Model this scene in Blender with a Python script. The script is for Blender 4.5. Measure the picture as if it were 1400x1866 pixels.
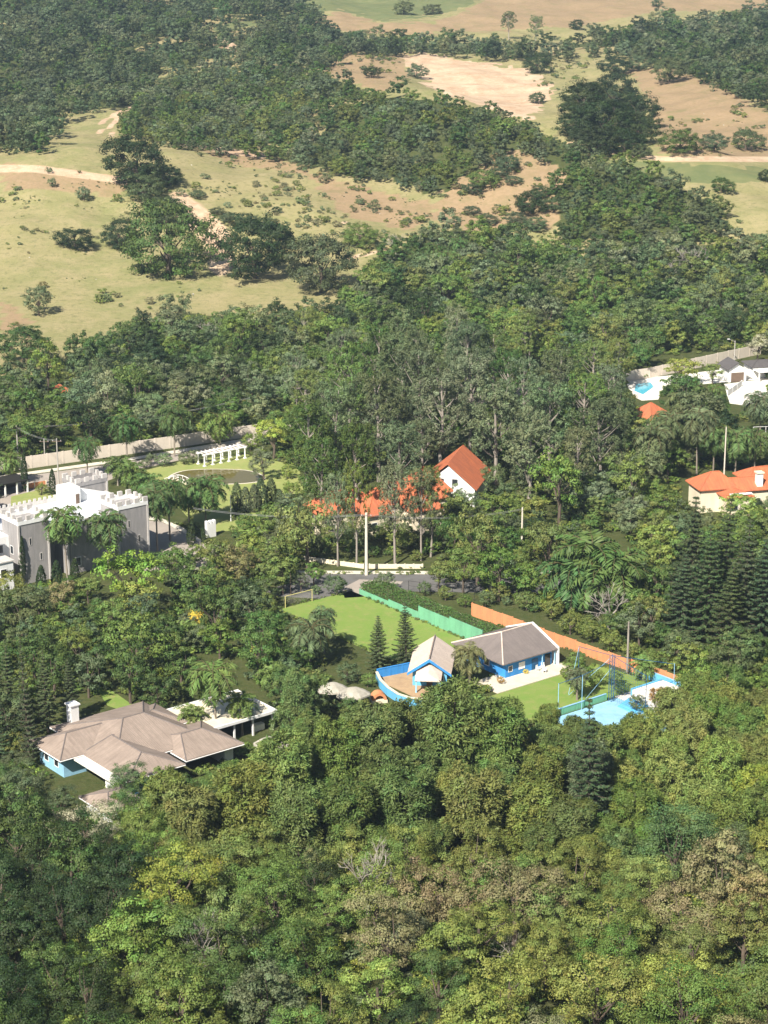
import bpy, math, random
import numpy as np
from mathutils import Vector, Matrix

for o in list(bpy.data.objects):
    bpy.data.objects.remove(o)
SC = bpy.context.scene
COL = SC.collection
random.seed(7)

# ------------------------------------------------------------------ camera, sky, sun, exposure
CAM_H, PITCH, FPX = 136.0, math.radians(17.0), 3970.0      # focal length in pixels of a 1400 px wide picture
cam = bpy.data.cameras.new('camera')
cam.sensor_fit = 'HORIZONTAL'
cam.sensor_width = 36.0
cam.lens = 36.0 * FPX / 1400.0
cam.clip_start = 1.0
cam.clip_end = 8000.0
camo = bpy.data.objects.new('camera', cam)
COL.objects.link(camo)
camo.location = (0, 0, CAM_H)
camo.rotation_euler = (math.pi / 2 - PITCH, 0, 0)
SC.camera = camo

SUN_EL = math.radians(43)
SUN_H = Vector((-0.45, -0.893, 0)).normalized()
SUN_DIR = Vector((SUN_H.x * math.cos(SUN_EL), SUN_H.y * math.cos(SUN_EL), math.sin(SUN_EL)))
world = bpy.data.worlds.new('World')
SC.world = world
world.use_nodes = True
wn = world.node_tree
wn.nodes.clear()
sky = wn.nodes.new('ShaderNodeTexSky')
sky.sky_type = 'NISHITA'
sky.sun_disc = False
sky.sun_elevation = SUN_EL
sky.sun_rotation = math.atan2(SUN_H.x, SUN_H.y)
bg = wn.nodes.new('ShaderNodeBackground')
bg.inputs['Strength'].default_value = 0.05
wo = wn.nodes.new('ShaderNodeOutputWorld')
wn.links.new(sky.outputs[0], bg.inputs[0])
wn.links.new(bg.outputs[0], wo.inputs[0])
sun = bpy.data.lights.new('sun', 'SUN')
sun.energy = 5.0
sun.angle = math.radians(0.53)
sun.color = (1.0, 0.94, 0.83)
suno = bpy.data.objects.new('sun', sun)
COL.objects.link(suno)
suno.location = (-200, -200, 400)
suno.rotation_euler = (-SUN_DIR).to_track_quat('-Z', 'Y').to_euler()
SC.view_settings.view_transform = 'Standard'
SC.view_settings.look = 'None'
SC.view_settings.gamma = 1.0
SC.view_settings.exposure = 1.0
SC.view_settings.use_curve_mapping = False
SC.render.engine = 'CYCLES'
SC.cycles.max_bounces = 4
SC.cycles.diffuse_bounces = 2
SC.cycles.transmission_bounces = 3
SC.cycles.transparent_max_bounces = 8
SC.cycles.volume_bounces = 0
SC.cycles.use_adaptive_sampling = True
SC.cycles.adaptive_threshold = .025

# ------------------------------------------------------------------ terrain and picture-to-ground helpers
def sstep(x, a, b):
    t = np.clip((x - a) / (b - a), 0, 1)
    return t * t * (3 - 2 * t)

RIDGE = [(150, 725, 2), (121, 753, 9), (65, 835, 17), (20, 905, 19), (-25, 1003, 17), (-60, 1080, 12), (-110, 1170, 8)]

def vnoise(x, y, s):
    x = x / s; y = y / s
    return (np.sin(1.7 * x + 1.3 * np.sin(1.1 * y + .7)) * np.cos(1.3 * y - .9 * np.sin(.8 * x + 2.1)) +
            .5 * np.sin(3.1 * x - 2.3 * y + 1.9) * np.cos(2.7 * y + 1.4 * x))

def ground_z(x, y):
    x = np.asarray(x, float); y = np.asarray(y, float)
    z = np.where(y < 280, 0.11 * (280 - y), 0.0)
    z = z + 20 * sstep(y, 610, 870) + 16 * sstep(y, 950, 1600) + 50 * sstep(y, 1600, 2300)
    r = np.zeros_like(z)
    for (x0, y0, h0), (x1, y1, h1) in zip(RIDGE[:-1], RIDGE[1:]):
        dx, dy = x1 - x0, y1 - y0
        t = np.clip(((x - x0) * dx + (y - y0) * dy) / (dx * dx + dy * dy), 0, 1)
        d = np.hypot(x - x0 - t * dx, y - y0 - t * dy)
        h = h0 + (h1 - h0) * t
        r = np.maximum(r, h * np.exp(-(d / 52.0) ** 2))
    z = z + r
    z = z + 24 * np.exp(-(((x - 250) / 90) ** 2 + ((y - 1040) / 150) ** 2))
    z = z + 9 * np.exp(-(((x + 110) / 60) ** 2 + ((y - 800) / 60) ** 2))
    z = z + 20 * np.exp(-(((x + 200) / 120) ** 2 + ((y - 1350) / 200) ** 2))
    hill = sstep(y, 640, 760)
    z = z + hill * (1.6 * vnoise(x, y, 34) + .6 * vnoise(x + 40, y - 9, 12))
    z = z + 4 * sstep(np.abs(x), 260, 700) * vnoise(x, y, 120)
    return z

CP, SP = math.cos(PITCH), math.sin(PITCH)

def ray(px, py):
    dx = (px - 700) / FPX; dy = -(py - 933) / FPX
    return dx, CP + dy * SP, -SP + dy * CP

TS = np.arange(180.0, 2600.0, 4.0)

def at(px, py, h=0.0):
    """world point on the sight line of a photo pixel that lies h metres above the ground"""
    vx, vy, vz = ray(px, py)
    gz = ground_z(vx * TS, vy * TS) + h
    zz = CAM_H + vz * TS
    k = np.argmax(zz < gz)
    if not (zz < gz).any():
        k = len(TS) - 1
    t0 = TS[max(k - 1, 0)]; t1 = TS[k]
    for _ in range(2):
        tt = np.linspace(t0, t1, 17)
        below = CAM_H + vz * tt < ground_z(vx * tt, vy * tt) + h
        k = int(np.argmax(below)) if below.any() else 16
        t0, t1 = tt[max(k - 1, 0)], tt[k]
    return Vector((vx * t1, vy * t1, CAM_H + vz * t1))

def atz(px, py, z=0.0):
    vx, vy, vz = ray(px, py)
    t = (z - CAM_H) / vz
    return Vector((vx * t, vy * t, z))

def project(x, y, z):
    x = np.asarray(x, float); y = np.asarray(y, float); z = np.asarray(z, float) - CAM_H
    d = y * CP - z * SP
    up = y * SP + z * CP
    return 700 + FPX * x / d, 933 - FPX * up / d, d

def inpoly(px, py, poly):
    px = np.asarray(px, float); py = np.asarray(py, float)
    res = np.zeros(px.shape, bool)
    n = len(poly)
    for i in range(n):
        x0, y0 = poly[i]; x1, y1 = poly[(i + 1) % n]
        if y0 == y1: continue
        c = ((y0 > py) != (y1 > py)) & (px < (x1 - x0) * (py - y0) / (y1 - y0) + x0)
        res ^= c
    return res

def inpt(x, y, poly):
    res = False
    x0, y0 = poly[-1]
    for x1, y1 in poly:
        if (y0 > y) != (y1 > y) and x < (x1 - x0) * (y - y0) / (y1 - y0) + x0: res = not res
        x0, y0 = x1, y1
    return res

def polydist(px, py, line):
    best = np.full(np.shape(px), 1e9)
    for (x0, y0), (x1, y1) in zip(line[:-1], line[1:]):
        dx, dy = x1 - x0, y1 - y0
        t = np.clip(((px - x0) * dx + (py - y0) * dy) / (dx * dx + dy * dy), 0, 1)
        best = np.minimum(best, np.hypot(px - x0 - t * dx, py - y0 - t * dy))
    return best

# estate grid: streets, walls and houses share one orientation
TH = math.radians(38.3)
CT, ST = math.cos(TH), math.sin(TH)
def E2W(b, q, z=0.0):
    return Vector((b * CT - q * ST, b * ST + q * CT, z))

# ------------------------------------------------------------------ materials
def new_mat(name):
    m = bpy.data.materials.new(name)
    m.use_nodes = True
    nt = m.node_tree
    nt.nodes.clear()
    out = nt.nodes.new('ShaderNodeOutputMaterial')
    return m, nt, out

def N(nt, typ, **kw):
    n = nt.nodes.new(typ)
    for k, v in kw.items():
        if k.startswith('i_'):
            n.inputs[k[2:].replace('_', ' ')].default_value = v
        else:
            setattr(n, k, v)
    return n

def mixc(nt, fac, a, b, mode='MIX'):
    n = nt.nodes.new('ShaderNodeMix'); n.data_type = 'RGBA'; n.blend_type = mode
    for sock, v in ((n.inputs['Factor'], fac), (n.inputs['A'], a), (n.inputs['B'], b)):
        if isinstance(v, bpy.types.NodeSocket): nt.links.new(v, sock)
        else: sock.default_value = v if not isinstance(v, tuple) else (v + (1,))[:4]
    return n.outputs['Result']

def ramp(nt, val, a, b):
    n = nt.nodes.new('ShaderNodeMapRange')
    n.inputs['From Min'].default_value = a; n.inputs['From Max'].default_value = b
    nt.links.new(val, n.inputs['Value'])
    return n.outputs['Result']

def noise(nt, coord, scale, detail=4, rough=.6):
    n = nt.nodes.new('ShaderNodeTexNoise')
    n.inputs['Scale'].default_value = scale; n.inputs['Detail'].default_value = detail
    n.inputs['Roughness'].default_value = rough
    nt.links.new(coord, n.inputs['Vector'])
    return n.outputs['Fac']

def plain(name, col, col2=None, rough=.8, scale=.8, bump=.15, bscale=9, metal=0, spec=.3, fine=.25, streak=False):
    """painted / plastered / paved surface with uneven colour, grain and wear"""
    m, nt, out = new_mat(name)
    p = N(nt, 'ShaderNodeBsdfPrincipled', i_Roughness=rough, i_Metallic=metal)
    p.inputs['Specular IOR Level'].default_value = spec
    tc = nt.nodes.new('ShaderNodeTexCoord').outputs['Object']
    if streak:
        mp = N(nt, 'ShaderNodeMapping'); mp.inputs['Scale'].default_value = (1, 1, .18)
        nt.links.new(tc, mp.inputs['Vector']); sc = mp.outputs[0]
    else: sc = tc
    if col2 is None: col2 = tuple(c * .72 for c in col)
    f = ramp(nt, noise(nt, sc, scale, 6, .65), .38, .68)
    c = mixc(nt, f, col, col2)
    g = ramp(nt, noise(nt, tc, scale * 7, 3), .3, .75)
    fm = nt.nodes.new('ShaderNodeMath'); fm.operation = 'MULTIPLY'; fm.inputs[1].default_value = fine
    nt.links.new(g, fm.inputs[0])
    c = mixc(nt, fm.outputs[0], c, tuple(v * .55 for v in col))
    nt.links.new(c, p.inputs['Base Color'])
    if bump:
        b = N(nt, 'ShaderNodeBump', i_Strength=bump, i_Distance=.05)
        nt.links.new(noise(nt, tc, bscale, 5), b.inputs['Height'])
        nt.links.new(b.outputs[0], p.inputs['Normal'])
    nt.links.new(p.outputs[0], out.inputs[0])
    return m

def tile_mat(name, col, col2, dark):
    """roof tiles: rows of ridged tiles running down the slope, weathered unevenly"""
    m, nt, out = new_mat(name)
    p = N(nt, 'ShaderNodeBsdfPrincipled', i_Roughness=.85)
    p.inputs['Specular IOR Level'].default_value = .2
    tc = nt.nodes.new('ShaderNodeTexCoord').outputs['Object']
    geo = nt.nodes.new('ShaderNodeNewGeometry')
    vt = N(nt, 'ShaderNodeVectorTransform', vector_type='NORMAL', convert_from='WORLD', convert_to='OBJECT')
    nt.links.new(geo.outputs['True Normal'], vt.inputs[0])
    sn = nt.nodes.new('ShaderNodeSeparateXYZ'); nt.links.new(vt.outputs[0], sn.inputs[0])
    sp = nt.nodes.new('ShaderNodeSeparateXYZ'); nt.links.new(tc, sp.inputs[0])
    def M(op, a, b=None):
        n = nt.nodes.new('ShaderNodeMath'); n.operation = op
        for i, v in enumerate((a, b)):
            if v is None: continue
            if isinstance(v, bpy.types.NodeSocket): nt.links.new(v, n.inputs[i])
            else: n.inputs[i].default_value = v
        return n.outputs[0]
    fx = M('GREATER_THAN', M('ABSOLUTE', sn.outputs[0]), M('ABSOLUTE', sn.outputs[1]))
    across = M('ADD', M('MULTIPLY', sp.outputs[1], fx), M('MULTIPLY', sp.outputs[0], M('SUBTRACT', 1.0, fx)))
    down = M('ADD', M('MULTIPLY', sp.outputs[0], fx), M('MULTIPLY', sp.outputs[1], M('SUBTRACT', 1.0, fx)))
    cm = nt.nodes.new('ShaderNodeCombineXYZ')
    nt.links.new(M('MULTIPLY', across, 2.1), cm.inputs[0]); nt.links.new(M('MULTIPLY', down, .22), cm.inputs[1])
    stripe = ramp(nt, noise(nt, cm.outputs[0], 1.0, 3, .7), .35, .7)
    patch = ramp(nt, noise(nt, tc, .35, 5, .7), .35, .7)
    fine = ramp(nt, noise(nt, tc, 3.2, 4, .7), .35, .75)
    c = mixc(nt, stripe, col, col2)
    f2 = M('MULTIPLY', patch, .5)
    c = mixc(nt, f2, c, dark)
    c = mixc(nt, M('MULTIPLY', fine, .3), c, dark)
    nt.links.new(c, p.inputs['Base Color'])
    w = M('SINE', M('MULTIPLY', across, 2 * math.pi / .24))
    b = N(nt, 'ShaderNodeBump', i_Strength=.5, i_Distance=.05)
    nt.links.new(w, b.inputs['Height']); nt.links.new(b.outputs[0], p.inputs['Normal'])
    nt.links.new(p.outputs[0], out.inputs[0])
    return m

def foliage_mat(name, instanced):
    m, nt, out = new_mat(name)
    if instanced:
        a = N(nt, 'ShaderNodeAttribute', attribute_type='INSTANCER', attribute_name='col'); base = a.outputs['Color']
    else:
        a = nt.nodes.new('ShaderNodeObjectInfo'); base = a.outputs['Color']
    t = N(nt, 'ShaderNodeAttribute', attribute_type='GEOMETRY', attribute_name='tint')
    hs = nt.nodes.new('ShaderNodeHueSaturation')
    nt.links.new(base, hs.inputs['Color'])
    sep = nt.nodes.new('ShaderNodeSeparateColor'); nt.links.new(t.outputs['Color'], sep.inputs[0])
    nt.links.new(ramp(nt, sep.outputs[0], 0, 1), hs.inputs['Value'])
    v = [n for n in nt.nodes if n.type == 'MAP_RANGE'][-1]
    v.inputs['To Min'].default_value = .66; v.inputs['To Max'].default_value = 1.42
    nt.links.new(ramp(nt, sep.outputs[1], 0, 1), hs.inputs['Hue'])
    h = [n for n in nt.nodes if n.type == 'MAP_RANGE'][-1]
    h.inputs['To Min'].default_value = .462; h.inputs['To Max'].default_value = .53
    p = N(nt, 'ShaderNodeBsdfPrincipled', i_Roughness=.55)
    p.inputs['Specular IOR Level'].default_value = .22
    nt.links.new(hs.outputs[0], p.inputs['Base Color'])
    tr = nt.nodes.new('ShaderNodeBsdfTranslucent')
    tcol = mixc(nt, 1.0, hs.outputs[0], (1.25, 1.2, .5), 'MULTIPLY')
    nt.links.new(tcol, tr.inputs['Color'])
    mx = N(nt, 'ShaderNodeMixShader'); mx.inputs[0].default_value = .22
    nt.links.new(p.outputs[0], mx.inputs[1]); nt.links.new(tr.outputs[0], mx.inputs[2])
    nt.links.new(mx.outputs[0], out.inputs[0])
    return m

M = {}
M['leaf'] = foliage_mat('foliage', False)
M['leaf_i'] = foliage_mat('foliage_mass', True)
M['bark'] = plain('bark', (.13, .10, .075), (.06, .045, .035), scale=2, bscale=12, bump=.5)
M['palebark'] = plain('pale_bark', (.33, .29, .25), (.15, .125, .10), scale=1.2, bscale=8, bump=.3, streak=True)
M['deadwood'] = plain('dead_wood', (.34, .31, .27), (.22, .19, .165), scale=2, bump=.3)
M['palmtrunk'] = plain('palm_trunk', (.30, .26, .21), (.17, .14, .11), scale=1.5, bump=.4)
M['stone'] = plain('grey_stone', (.335, .315, .31), (.235, .225, .222), scale=1.1, bump=.4, bscale=5, fine=.4, streak=True)
M['stonelight'] = plain('light_stone_trim', (.55, .52, .49), (.40, .37, .35), scale=1.2, streak=True)
M['white'] = plain('white_paint', (.80, .80, .79), (.68, .67, .65), scale=.6, fine=.12, streak=True)
M['roofwhite'] = plain('white_roof_coating', (.80, .82, .84), (.66, .67, .70), scale=.35, fine=.1)
M['cream'] = plain('cream_plaster', (.74, .66, .50), (.62, .54, .40), scale=.5, fine=.15, streak=True)
M['beige'] = plain('beige_wall_paint', (.66, .58, .49), (.57, .50, .42), scale=.35, fine=.15, streak=True)
M['beigepost'] = plain('beige_post_paint', (.68, .60, .51), (.58, .5, .42), scale=.6)
M['blue'] = plain('blue_paint', (.04, .27, .68), (.04, .20, .48), scale=.5, fine=.3, streak=True)
M['skyblue'] = plain('sky_blue_paint', (.12, .44, .72), (.14, .36, .55), scale=.6, fine=.3, streak=True)
M['paleblue'] = plain('pale_blue_paint', (.30, .54, .72), (.22, .41, .56), scale=.4, fine=.3)
M['navy'] = plain('navy_steel', (.02, .10, .22), (.02, .07, .15), rough=.5, bump=0)
M['greenwall'] = plain('green_wall_paint', (.17, .44, .26), (.13, .33, .20), scale=.5, fine=.3, streak=True)
M['orangewall'] = plain('orange_wall_paint', (.64, .27, .12), (.47, .20, .10), scale=.6, fine=.35, streak=True)
M['concrete'] = plain('concrete', (.44, .41, .37), (.33, .31, .28), scale=.5, bump=.2)
M['road'] = plain('road_paving', (.37, .32, .275), (.30, .26, .225), scale=.16, bump=.1, fine=.2)
M['asphalt'] = plain('grey_asphalt', (.15, .145, .14), (.11, .105, .10), scale=.3, bump=.2)
M['kerb'] = plain('pale_kerb', (.66, .60, .50), (.54, .49, .41), scale=.8)
M['patio'] = plain('cream_paving', (.66, .59, .47), (.56, .49, .38), scale=.5)
M['terrace'] = plain('white_paving', (.76, .73, .66), (.64, .60, .54), scale=.3)
M['soil'] = plain('tan_soil', (.45, .31, .18), (.34, .23, .14), scale=.6, bump=.5)
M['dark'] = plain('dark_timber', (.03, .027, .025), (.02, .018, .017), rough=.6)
M['brown'] = plain('brown_door', (.16, .11, .08), (.11, .08, .06))
M['glass'] = plain('dark_window_glass', (.02, .025, .03), (.03, .035, .04), rough=.08, spec=.6, bump=0, fine=0)
M['thatch'] = plain('pale_canvas', (.42, .39, .33), (.28, .26, .21), scale=1.1, bump=.5)
M['rock'] = plain('pale_rock', (.42, .39, .33), (.32, .29, .25), scale=.8)
M['wire'] = plain('grey_cable', (.3, .3, .3), rough=.5, bump=0)
M['yellow'] = plain('yellow_pipe', (.62, .55, .22), (.5, .45, .2), rough=.5, bump=0)
M['pinkish'] = plain('pink_bougainvillea', (.55, .18, .33), (.4, .12, .25))
M['tile_orange'] = tile_mat('orange_roof_tiles', (.62, .19, .08), (.43, .12, .055), (.27, .10, .06))
M['tile_brown'] = tile_mat('brown_roof_tiles', (.37, .295, .245), (.265, .207, .17), (.165, .13, .108))
M['tile_grey'] = tile_mat('greyish_brown_roof_tiles', (.225, .19, .175), (.175, .148, .138), (.11, .095, .09))
M['tile_pale'] = tile_mat('pale_pink_roof_tiles', (.72, .61, .52), (.63, .51, .43), (.46, .37, .31))
M['tile_dark'] = tile_mat('dark_grey_roof_tiles', (.13, .12, .12), (.10, .09, .09), (.07, .065, .065))

def lawn_mat(name, c1, c2, c3):
    m, nt, out = new_mat(name)
    p = N(nt, 'ShaderNodeBsdfPrincipled', i_Roughness=.95)
    p.inputs['Specular IOR Level'].default_value = .1
    tc = nt.nodes.new('ShaderNodeTexCoord').outputs['Object']
    c = mixc(nt, ramp(nt, noise(nt, tc, .22, 6, .7), .35, .65), c1, c2)
    c = mixc(nt, ramp(nt, noise(nt, tc, .5, 6, .75), .5, .72), c, c3)
    nt.links.new(c, p.inputs['Base Color'])
    b = N(nt, 'ShaderNodeBump', i_Strength=.6, i_Distance=.06)
    nt.links.new(noise(nt, tc, 9, 4), b.inputs['Height']); nt.links.new(b.outputs[0], p.inputs['Normal'])
    nt.links.new(p.outputs[0], out.inputs[0])
    return m
M['lawn'] = lawn_mat('mown_lawn', (.15, .24, .048), (.195, .255, .065), (.26, .25, .095))
M['turf'] = lawn_mat('park_turf', (.22, .27, .08), (.27, .29, .10), (.33, .30, .13))

def water_mat(name, col, rough=.06):
    m, nt, out = new_mat(name)
    p = N(nt, 'ShaderNodeBsdfPrincipled', i_Roughness=rough)
    p.inputs['Base Color'].default_value = col + (1,)
    p.inputs['IOR'].default_value = 1.33
    tc = nt.nodes.new('ShaderNodeTexCoord').outputs['Object']
    b = N(nt, 'ShaderNodeBump', i_Strength=.05, i_Distance=.02)
    nt.links.new(noise(nt, tc, 2.5, 3), b.inputs['Height']); nt.links.new(b.outputs[0], p.inputs['Normal'])
    nt.links.new(p.outputs[0], out.inputs[0])
    return m
M['pond'] = water_mat('pond_water', (.12, .10, .03))
M['pool'] = water_mat('pool_water', (.09, .42, .55))

def ground_mat():
    m, nt, out = new_mat('ground')
    p = N(nt, 'ShaderNodeBsdfPrincipled', i_Roughness=.97)
    p.inputs['Specular IOR Level'].default_value = .08
    tc = nt.nodes.new('ShaderNodeTexCoord').outputs['Object']
    at_ = N(nt, 'ShaderNodeAttribute', attribute_type='GEOMETRY', attribute_name='zone')
    s = nt.nodes.new('ShaderNodeSeparateColor'); nt.links.new(at_.outputs['Color'], s.inputs[0])
    big = noise(nt, tc, .018, 6, .65); mid = noise(nt, tc, .11, 6, .7); small = noise(nt, tc, .55, 5, .7)
    c = mixc(nt, ramp(nt, big, .38, .62), (.275, .242, .115), (.21, .213, .086))
    c = mixc(nt, ramp(nt, mid, .42, .68), c, (.325, .272, .145))
    c = mixc(nt, ramp(nt, small, .52, .72), c, (.15, .148, .06))
    def rough_edge(v, lo=.3, hi=.7, amt=.55):
        a = nt.nodes.new('ShaderNodeMath'); a.operation = 'MULTIPLY_ADD'
        nt.links.new(mid, a.inputs[0]); a.inputs[1].default_value = amt; a.inputs[2].default_value = -amt / 2
        b = nt.nodes.new('ShaderNodeMath'); b.operation = 'ADD'
        nt.links.new(a.outputs[0], b.inputs[0]); nt.links.new(v, b.inputs[1])
        return ramp(nt, b.outputs[0], lo, hi)
    tan = mixc(nt, ramp(nt, small, .4, .7), (.32, .225, .135), (.25, .185, .10))
    tan = mixc(nt, ramp(nt, mid, .5, .75), tan, (.21, .18, .085))
    c = mixc(nt, rough_edge(s.outputs[1], .3, .85), c, tan)
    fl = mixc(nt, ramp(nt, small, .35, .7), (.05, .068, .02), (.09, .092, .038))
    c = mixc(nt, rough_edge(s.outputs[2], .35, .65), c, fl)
    bare = mixc(nt, ramp(nt, mid, .38, .62), (.54, .41, .28), (.42, .28, .18))
    bare = mixc(nt, ramp(nt, small, .5, .8), bare, (.62, .50, .36))
    c = mixc(nt, rough_edge(s.outputs[0], .4, .62), c, bare)
    gr = mixc(nt, ramp(nt, mid, .4, .65), (.13, .155, .065), (.18, .185, .08))
    c = mixc(nt, rough_edge(at_.outputs['Alpha'], .4, .62), c, gr)
    nt.links.new(c, p.inputs['Base Color'])
    b = N(nt, 'ShaderNodeBump', i_Strength=.7, i_Distance=.5)
    nt.links.new(noise(nt, tc, .8, 6, .7), b.inputs['Height']); nt.links.new(b.outputs[0], p.inputs['Normal'])
    nt.links.new(p.outputs[0], out.inputs[0])
    return m
M['ground'] = ground_mat()

# ------------------------------------------------------------------ mesh helpers
class MB:
    def __init__(s): s.v = []; s.f = []
    def add(s, vs, fs):
        o = len(s.v); s.v += [tuple(v) for v in vs]; s.f += [tuple(i + o for i in f) for f in fs]; return s
    def box(s, x0, x1, y0, y1, z0, z1):
        if x0 > x1: x0, x1 = x1, x0
        if y0 > y1: y0, y1 = y1, y0
        return s.add([(x0, y0, z0), (x1, y0, z0), (x1, y1, z0), (x0, y1, z0), (x0, y0, z1), (x1, y0, z1), (x1, y1, z1), (x0, y1, z1)],
                     [(3, 2, 1, 0), (4, 5, 6, 7), (0, 1, 5, 4), (1, 2, 6, 5), (2, 3, 7, 6), (3, 0, 4, 7)])
    def tube(s, p0, p1, r0, r1=None, n=6, cap=True):
        r1 = r0 if r1 is None else r1
        p0 = Vector(p0); p1 = Vector(p1); d = (p1 - p0)
        if d.length < 1e-6: return s
        d.normalize()
        a = d.orthogonal().normalized(); b = d.cross(a)
        vs = []
        for p, r in ((p0, r0), (p1, r1)):
            for k in range(n):
                t = 2 * math.pi * k / n
                vs.append(p + a * (r * math.cos(t)) + b * (r * math.sin(t)))
        fs = [(k, (k + 1) % n, n + (k + 1) % n, n + k) for k in range(n)]
        if cap: fs += [tuple(range(n - 1, -1, -1)), tuple(range(n, 2 * n))]
        return s.add(vs, fs)
    def path(s, pts, rads, n=6):
        for (p, q), (r, t) in zip(zip(pts[:-1], pts[1:]), zip(rads[:-1], rads[1:])): s.tube(p, q, r, t, n)
        return s
    def prism(s, poly, z0, z1):
        n = len(poly)
        vs = [(x, y, z0) for x, y in poly] + [(x, y, z1) for x, y in poly]
        return s.add(vs, [tuple(range(n - 1, -1, -1)), tuple(range(n, 2 * n))] + [(k, (k + 1) % n, n + (k + 1) % n, n + k) for k in range(n)])
    def roof(s, x0, x1, y0, y1, ze, zr, axis='x', h0=None, h1=None, t=.18):
        """hipped or (h=0) gabled roof block with a visible eave edge"""
        if axis == 'x':
            ym = (y0 + y1) / 2; hw = (y1 - y0) / 2
            h0 = hw if h0 is None else h0; h1 = hw if h1 is None else h1
            R0 = (x0 + h0, ym, zr); R1 = (x1 - h1, ym, zr)
            c = [(x0, y0), (x1, y0), (x1, y1), (x0, y1)]
            tri = [(3, 0, 8), (1, 2, 9)]; quad = [(0, 1, 9, 8), (2, 3, 8, 9)]
        else:
            xm = (x0 + x1) / 2; hw = (x1 - x0) / 2
            h0 = hw if h0 is None else h0; h1 = hw if h1 is None else h1
            R0 = (xm, y0 + h0, zr); R1 = (xm, y1 - h1, zr)
            c = [(x0, y0), (x1, y0), (x1, y1), (x0, y1)]
            tri = [(0, 1, 8), (2, 3, 9)]; quad = [(1, 2, 9, 8), (3, 0, 8, 9)]
        vs = [(x, y, ze) for x, y in c] + [(x, y, ze - t) for x, y in c] + [R0, R1]
        fs = [tri[0], tri[1], quad[0], quad[1], (7, 6, 5, 4)] + [(4 + k, 4 + (k + 1) % 4, (k + 1) % 4, k) for k in range(4)]
        return s.add(vs, fs)
    def mesh(s, name, mat):
        me = bpy.data.meshes.new(name); me.from_pydata(s.v, [], s.f); me.update()
        if mat is not None: me.materials.append(mat)
        return me
    def build(s, name, mat, parent=None, label=None):
        o = bpy.data.objects.new(name, s.mesh(name, M[mat] if isinstance(mat, str) else mat)); COL.objects.link(o)
        if parent is not None: o.parent = parent
        if label: o['label'] = label
        return o

def tag(o, label, cat, group=None, kind=None):
    if label: o['label'] = label
    if cat: o['category'] = cat
    if group: o['group'] = group
    if kind: o['kind'] = kind
    return o

def thing(name, label, cat, loc=(0, 0, 0), rz=0.0, group=None):
    o = bpy.data.objects.new(name, None); COL.objects.link(o)
    o.empty_display_size = .5
    o.location = loc; o.rotation_euler = (0, 0, rz)
    return tag(o, label, cat, group)

def estate(name, label, cat, b, q, group=None):
    """a thing set out on the estate grid; its parts use local (b, q, z)"""
    return thing(name, label, cat, E2W(b, q, 0), TH, group)

def sheet(name, poly, z, mat, kind='structure'):
    mb = MB(); mb.prism(poly, z - .3, z)
    o = mb.build(name, mat)
    o['kind'] = kind
    return o

# ------------------------------------------------------------------ ground
QUARRY = [(735, 98), (780, 95), (850, 110), (960, 125), (1012, 165), (1000, 185), (962, 218), (915, 205), (850, 185), (790, 165), (750, 130)]
W_UP = [(-2600, -200), (540, -200), (560, 5), (570, 40), (640, 82), (735, 76), (735, 96), (640, 92), (590, 118), (520, 124), (400, 116), (300, 122), (240, 190), (120, 212), (75, 268), (-2600, 290)]
W_SPUR = [(232, 200), (330, 130), (480, 122), (560, 132), (680, 168), (760, 180), (860, 197), (960, 225), (1010, 255), (1090, 285), (1200, 318), (1325, 380), (1322, 412), (1250, 448), (1100, 470), (1060, 455), (1010, 425), (1035, 392), (1003, 352), (1045, 318), (985, 290), (945, 270), (895, 292), (850, 318), (820, 345), (785, 350), (720, 335), (620, 315), (500, 282), (330, 262), (228, 240)]
W_TOP = [(560, 64), (740, 76), (900, 84), (1000, 92), (1060, 76), (1130, 58), (1230, 38), (1400, 24), (4000, 16), (4000, 215), (1400, 198), (1330, 165), (1250, 128), (1160, 100), (1090, 92), (1000, 108), (960, 105), (840, 98), (740, 90), (600, 85)]
W_VAL = [(-2600, 640), (60, 690), (150, 640), (235, 598), (300, 572), (400, 578), (500, 582), (600, 570), (660, 520), (700, 478), (760, 430), (830, 418), (900, 440), (1000, 455), (1100, 470), (1250, 452), (1330, 436), (1400, 470), (4000, 470), (4000, 2600), (-2600, 2600)]
W_BIG = [(1025, 170), (1080, 150), (1150, 165), (1192, 220), (1185, 262), (1100, 272), (1030, 240)]
TAN = [[(0, 296), (240, 332), (210, 362), (90, 345), (0, 352)], [(850, 300), (900, 275), (945, 262), (1000, 288), (1050, 320), (1010, 350), (1040, 390), (1000, 420), (940, 415), (850, 425), (790, 400), (800, 350)],
       [(1140, 120), (1250, 130), (1330, 168), (1400, 205), (4000, 220), (4000, 295), (1400, 292), (1200, 280), (1195, 200)], [(-2600, 112), (72, 112), (72, 140), (-2600, 146)],
       [(545, 32), (620, 22), (700, 42), (790, 40), (870, 8), (900, -200), (4000, -200), (4000, 5), (1200, 20), (1060, 48), (760, 62), (640, 62)],
       [(360, 70), (400, 52), (440, 66), (450, 95), (370, 104)], [(580, 118), (640, 96), (735, 98), (750, 140), (700, 165), (600, 138)], [(330, 262), (500, 288), (640, 335), (800, 372), (760, 420), (640, 400), (560, 320), (440, 300)], [(0, 545), (60, 590), (60, 625), (0, 600)]]
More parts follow.
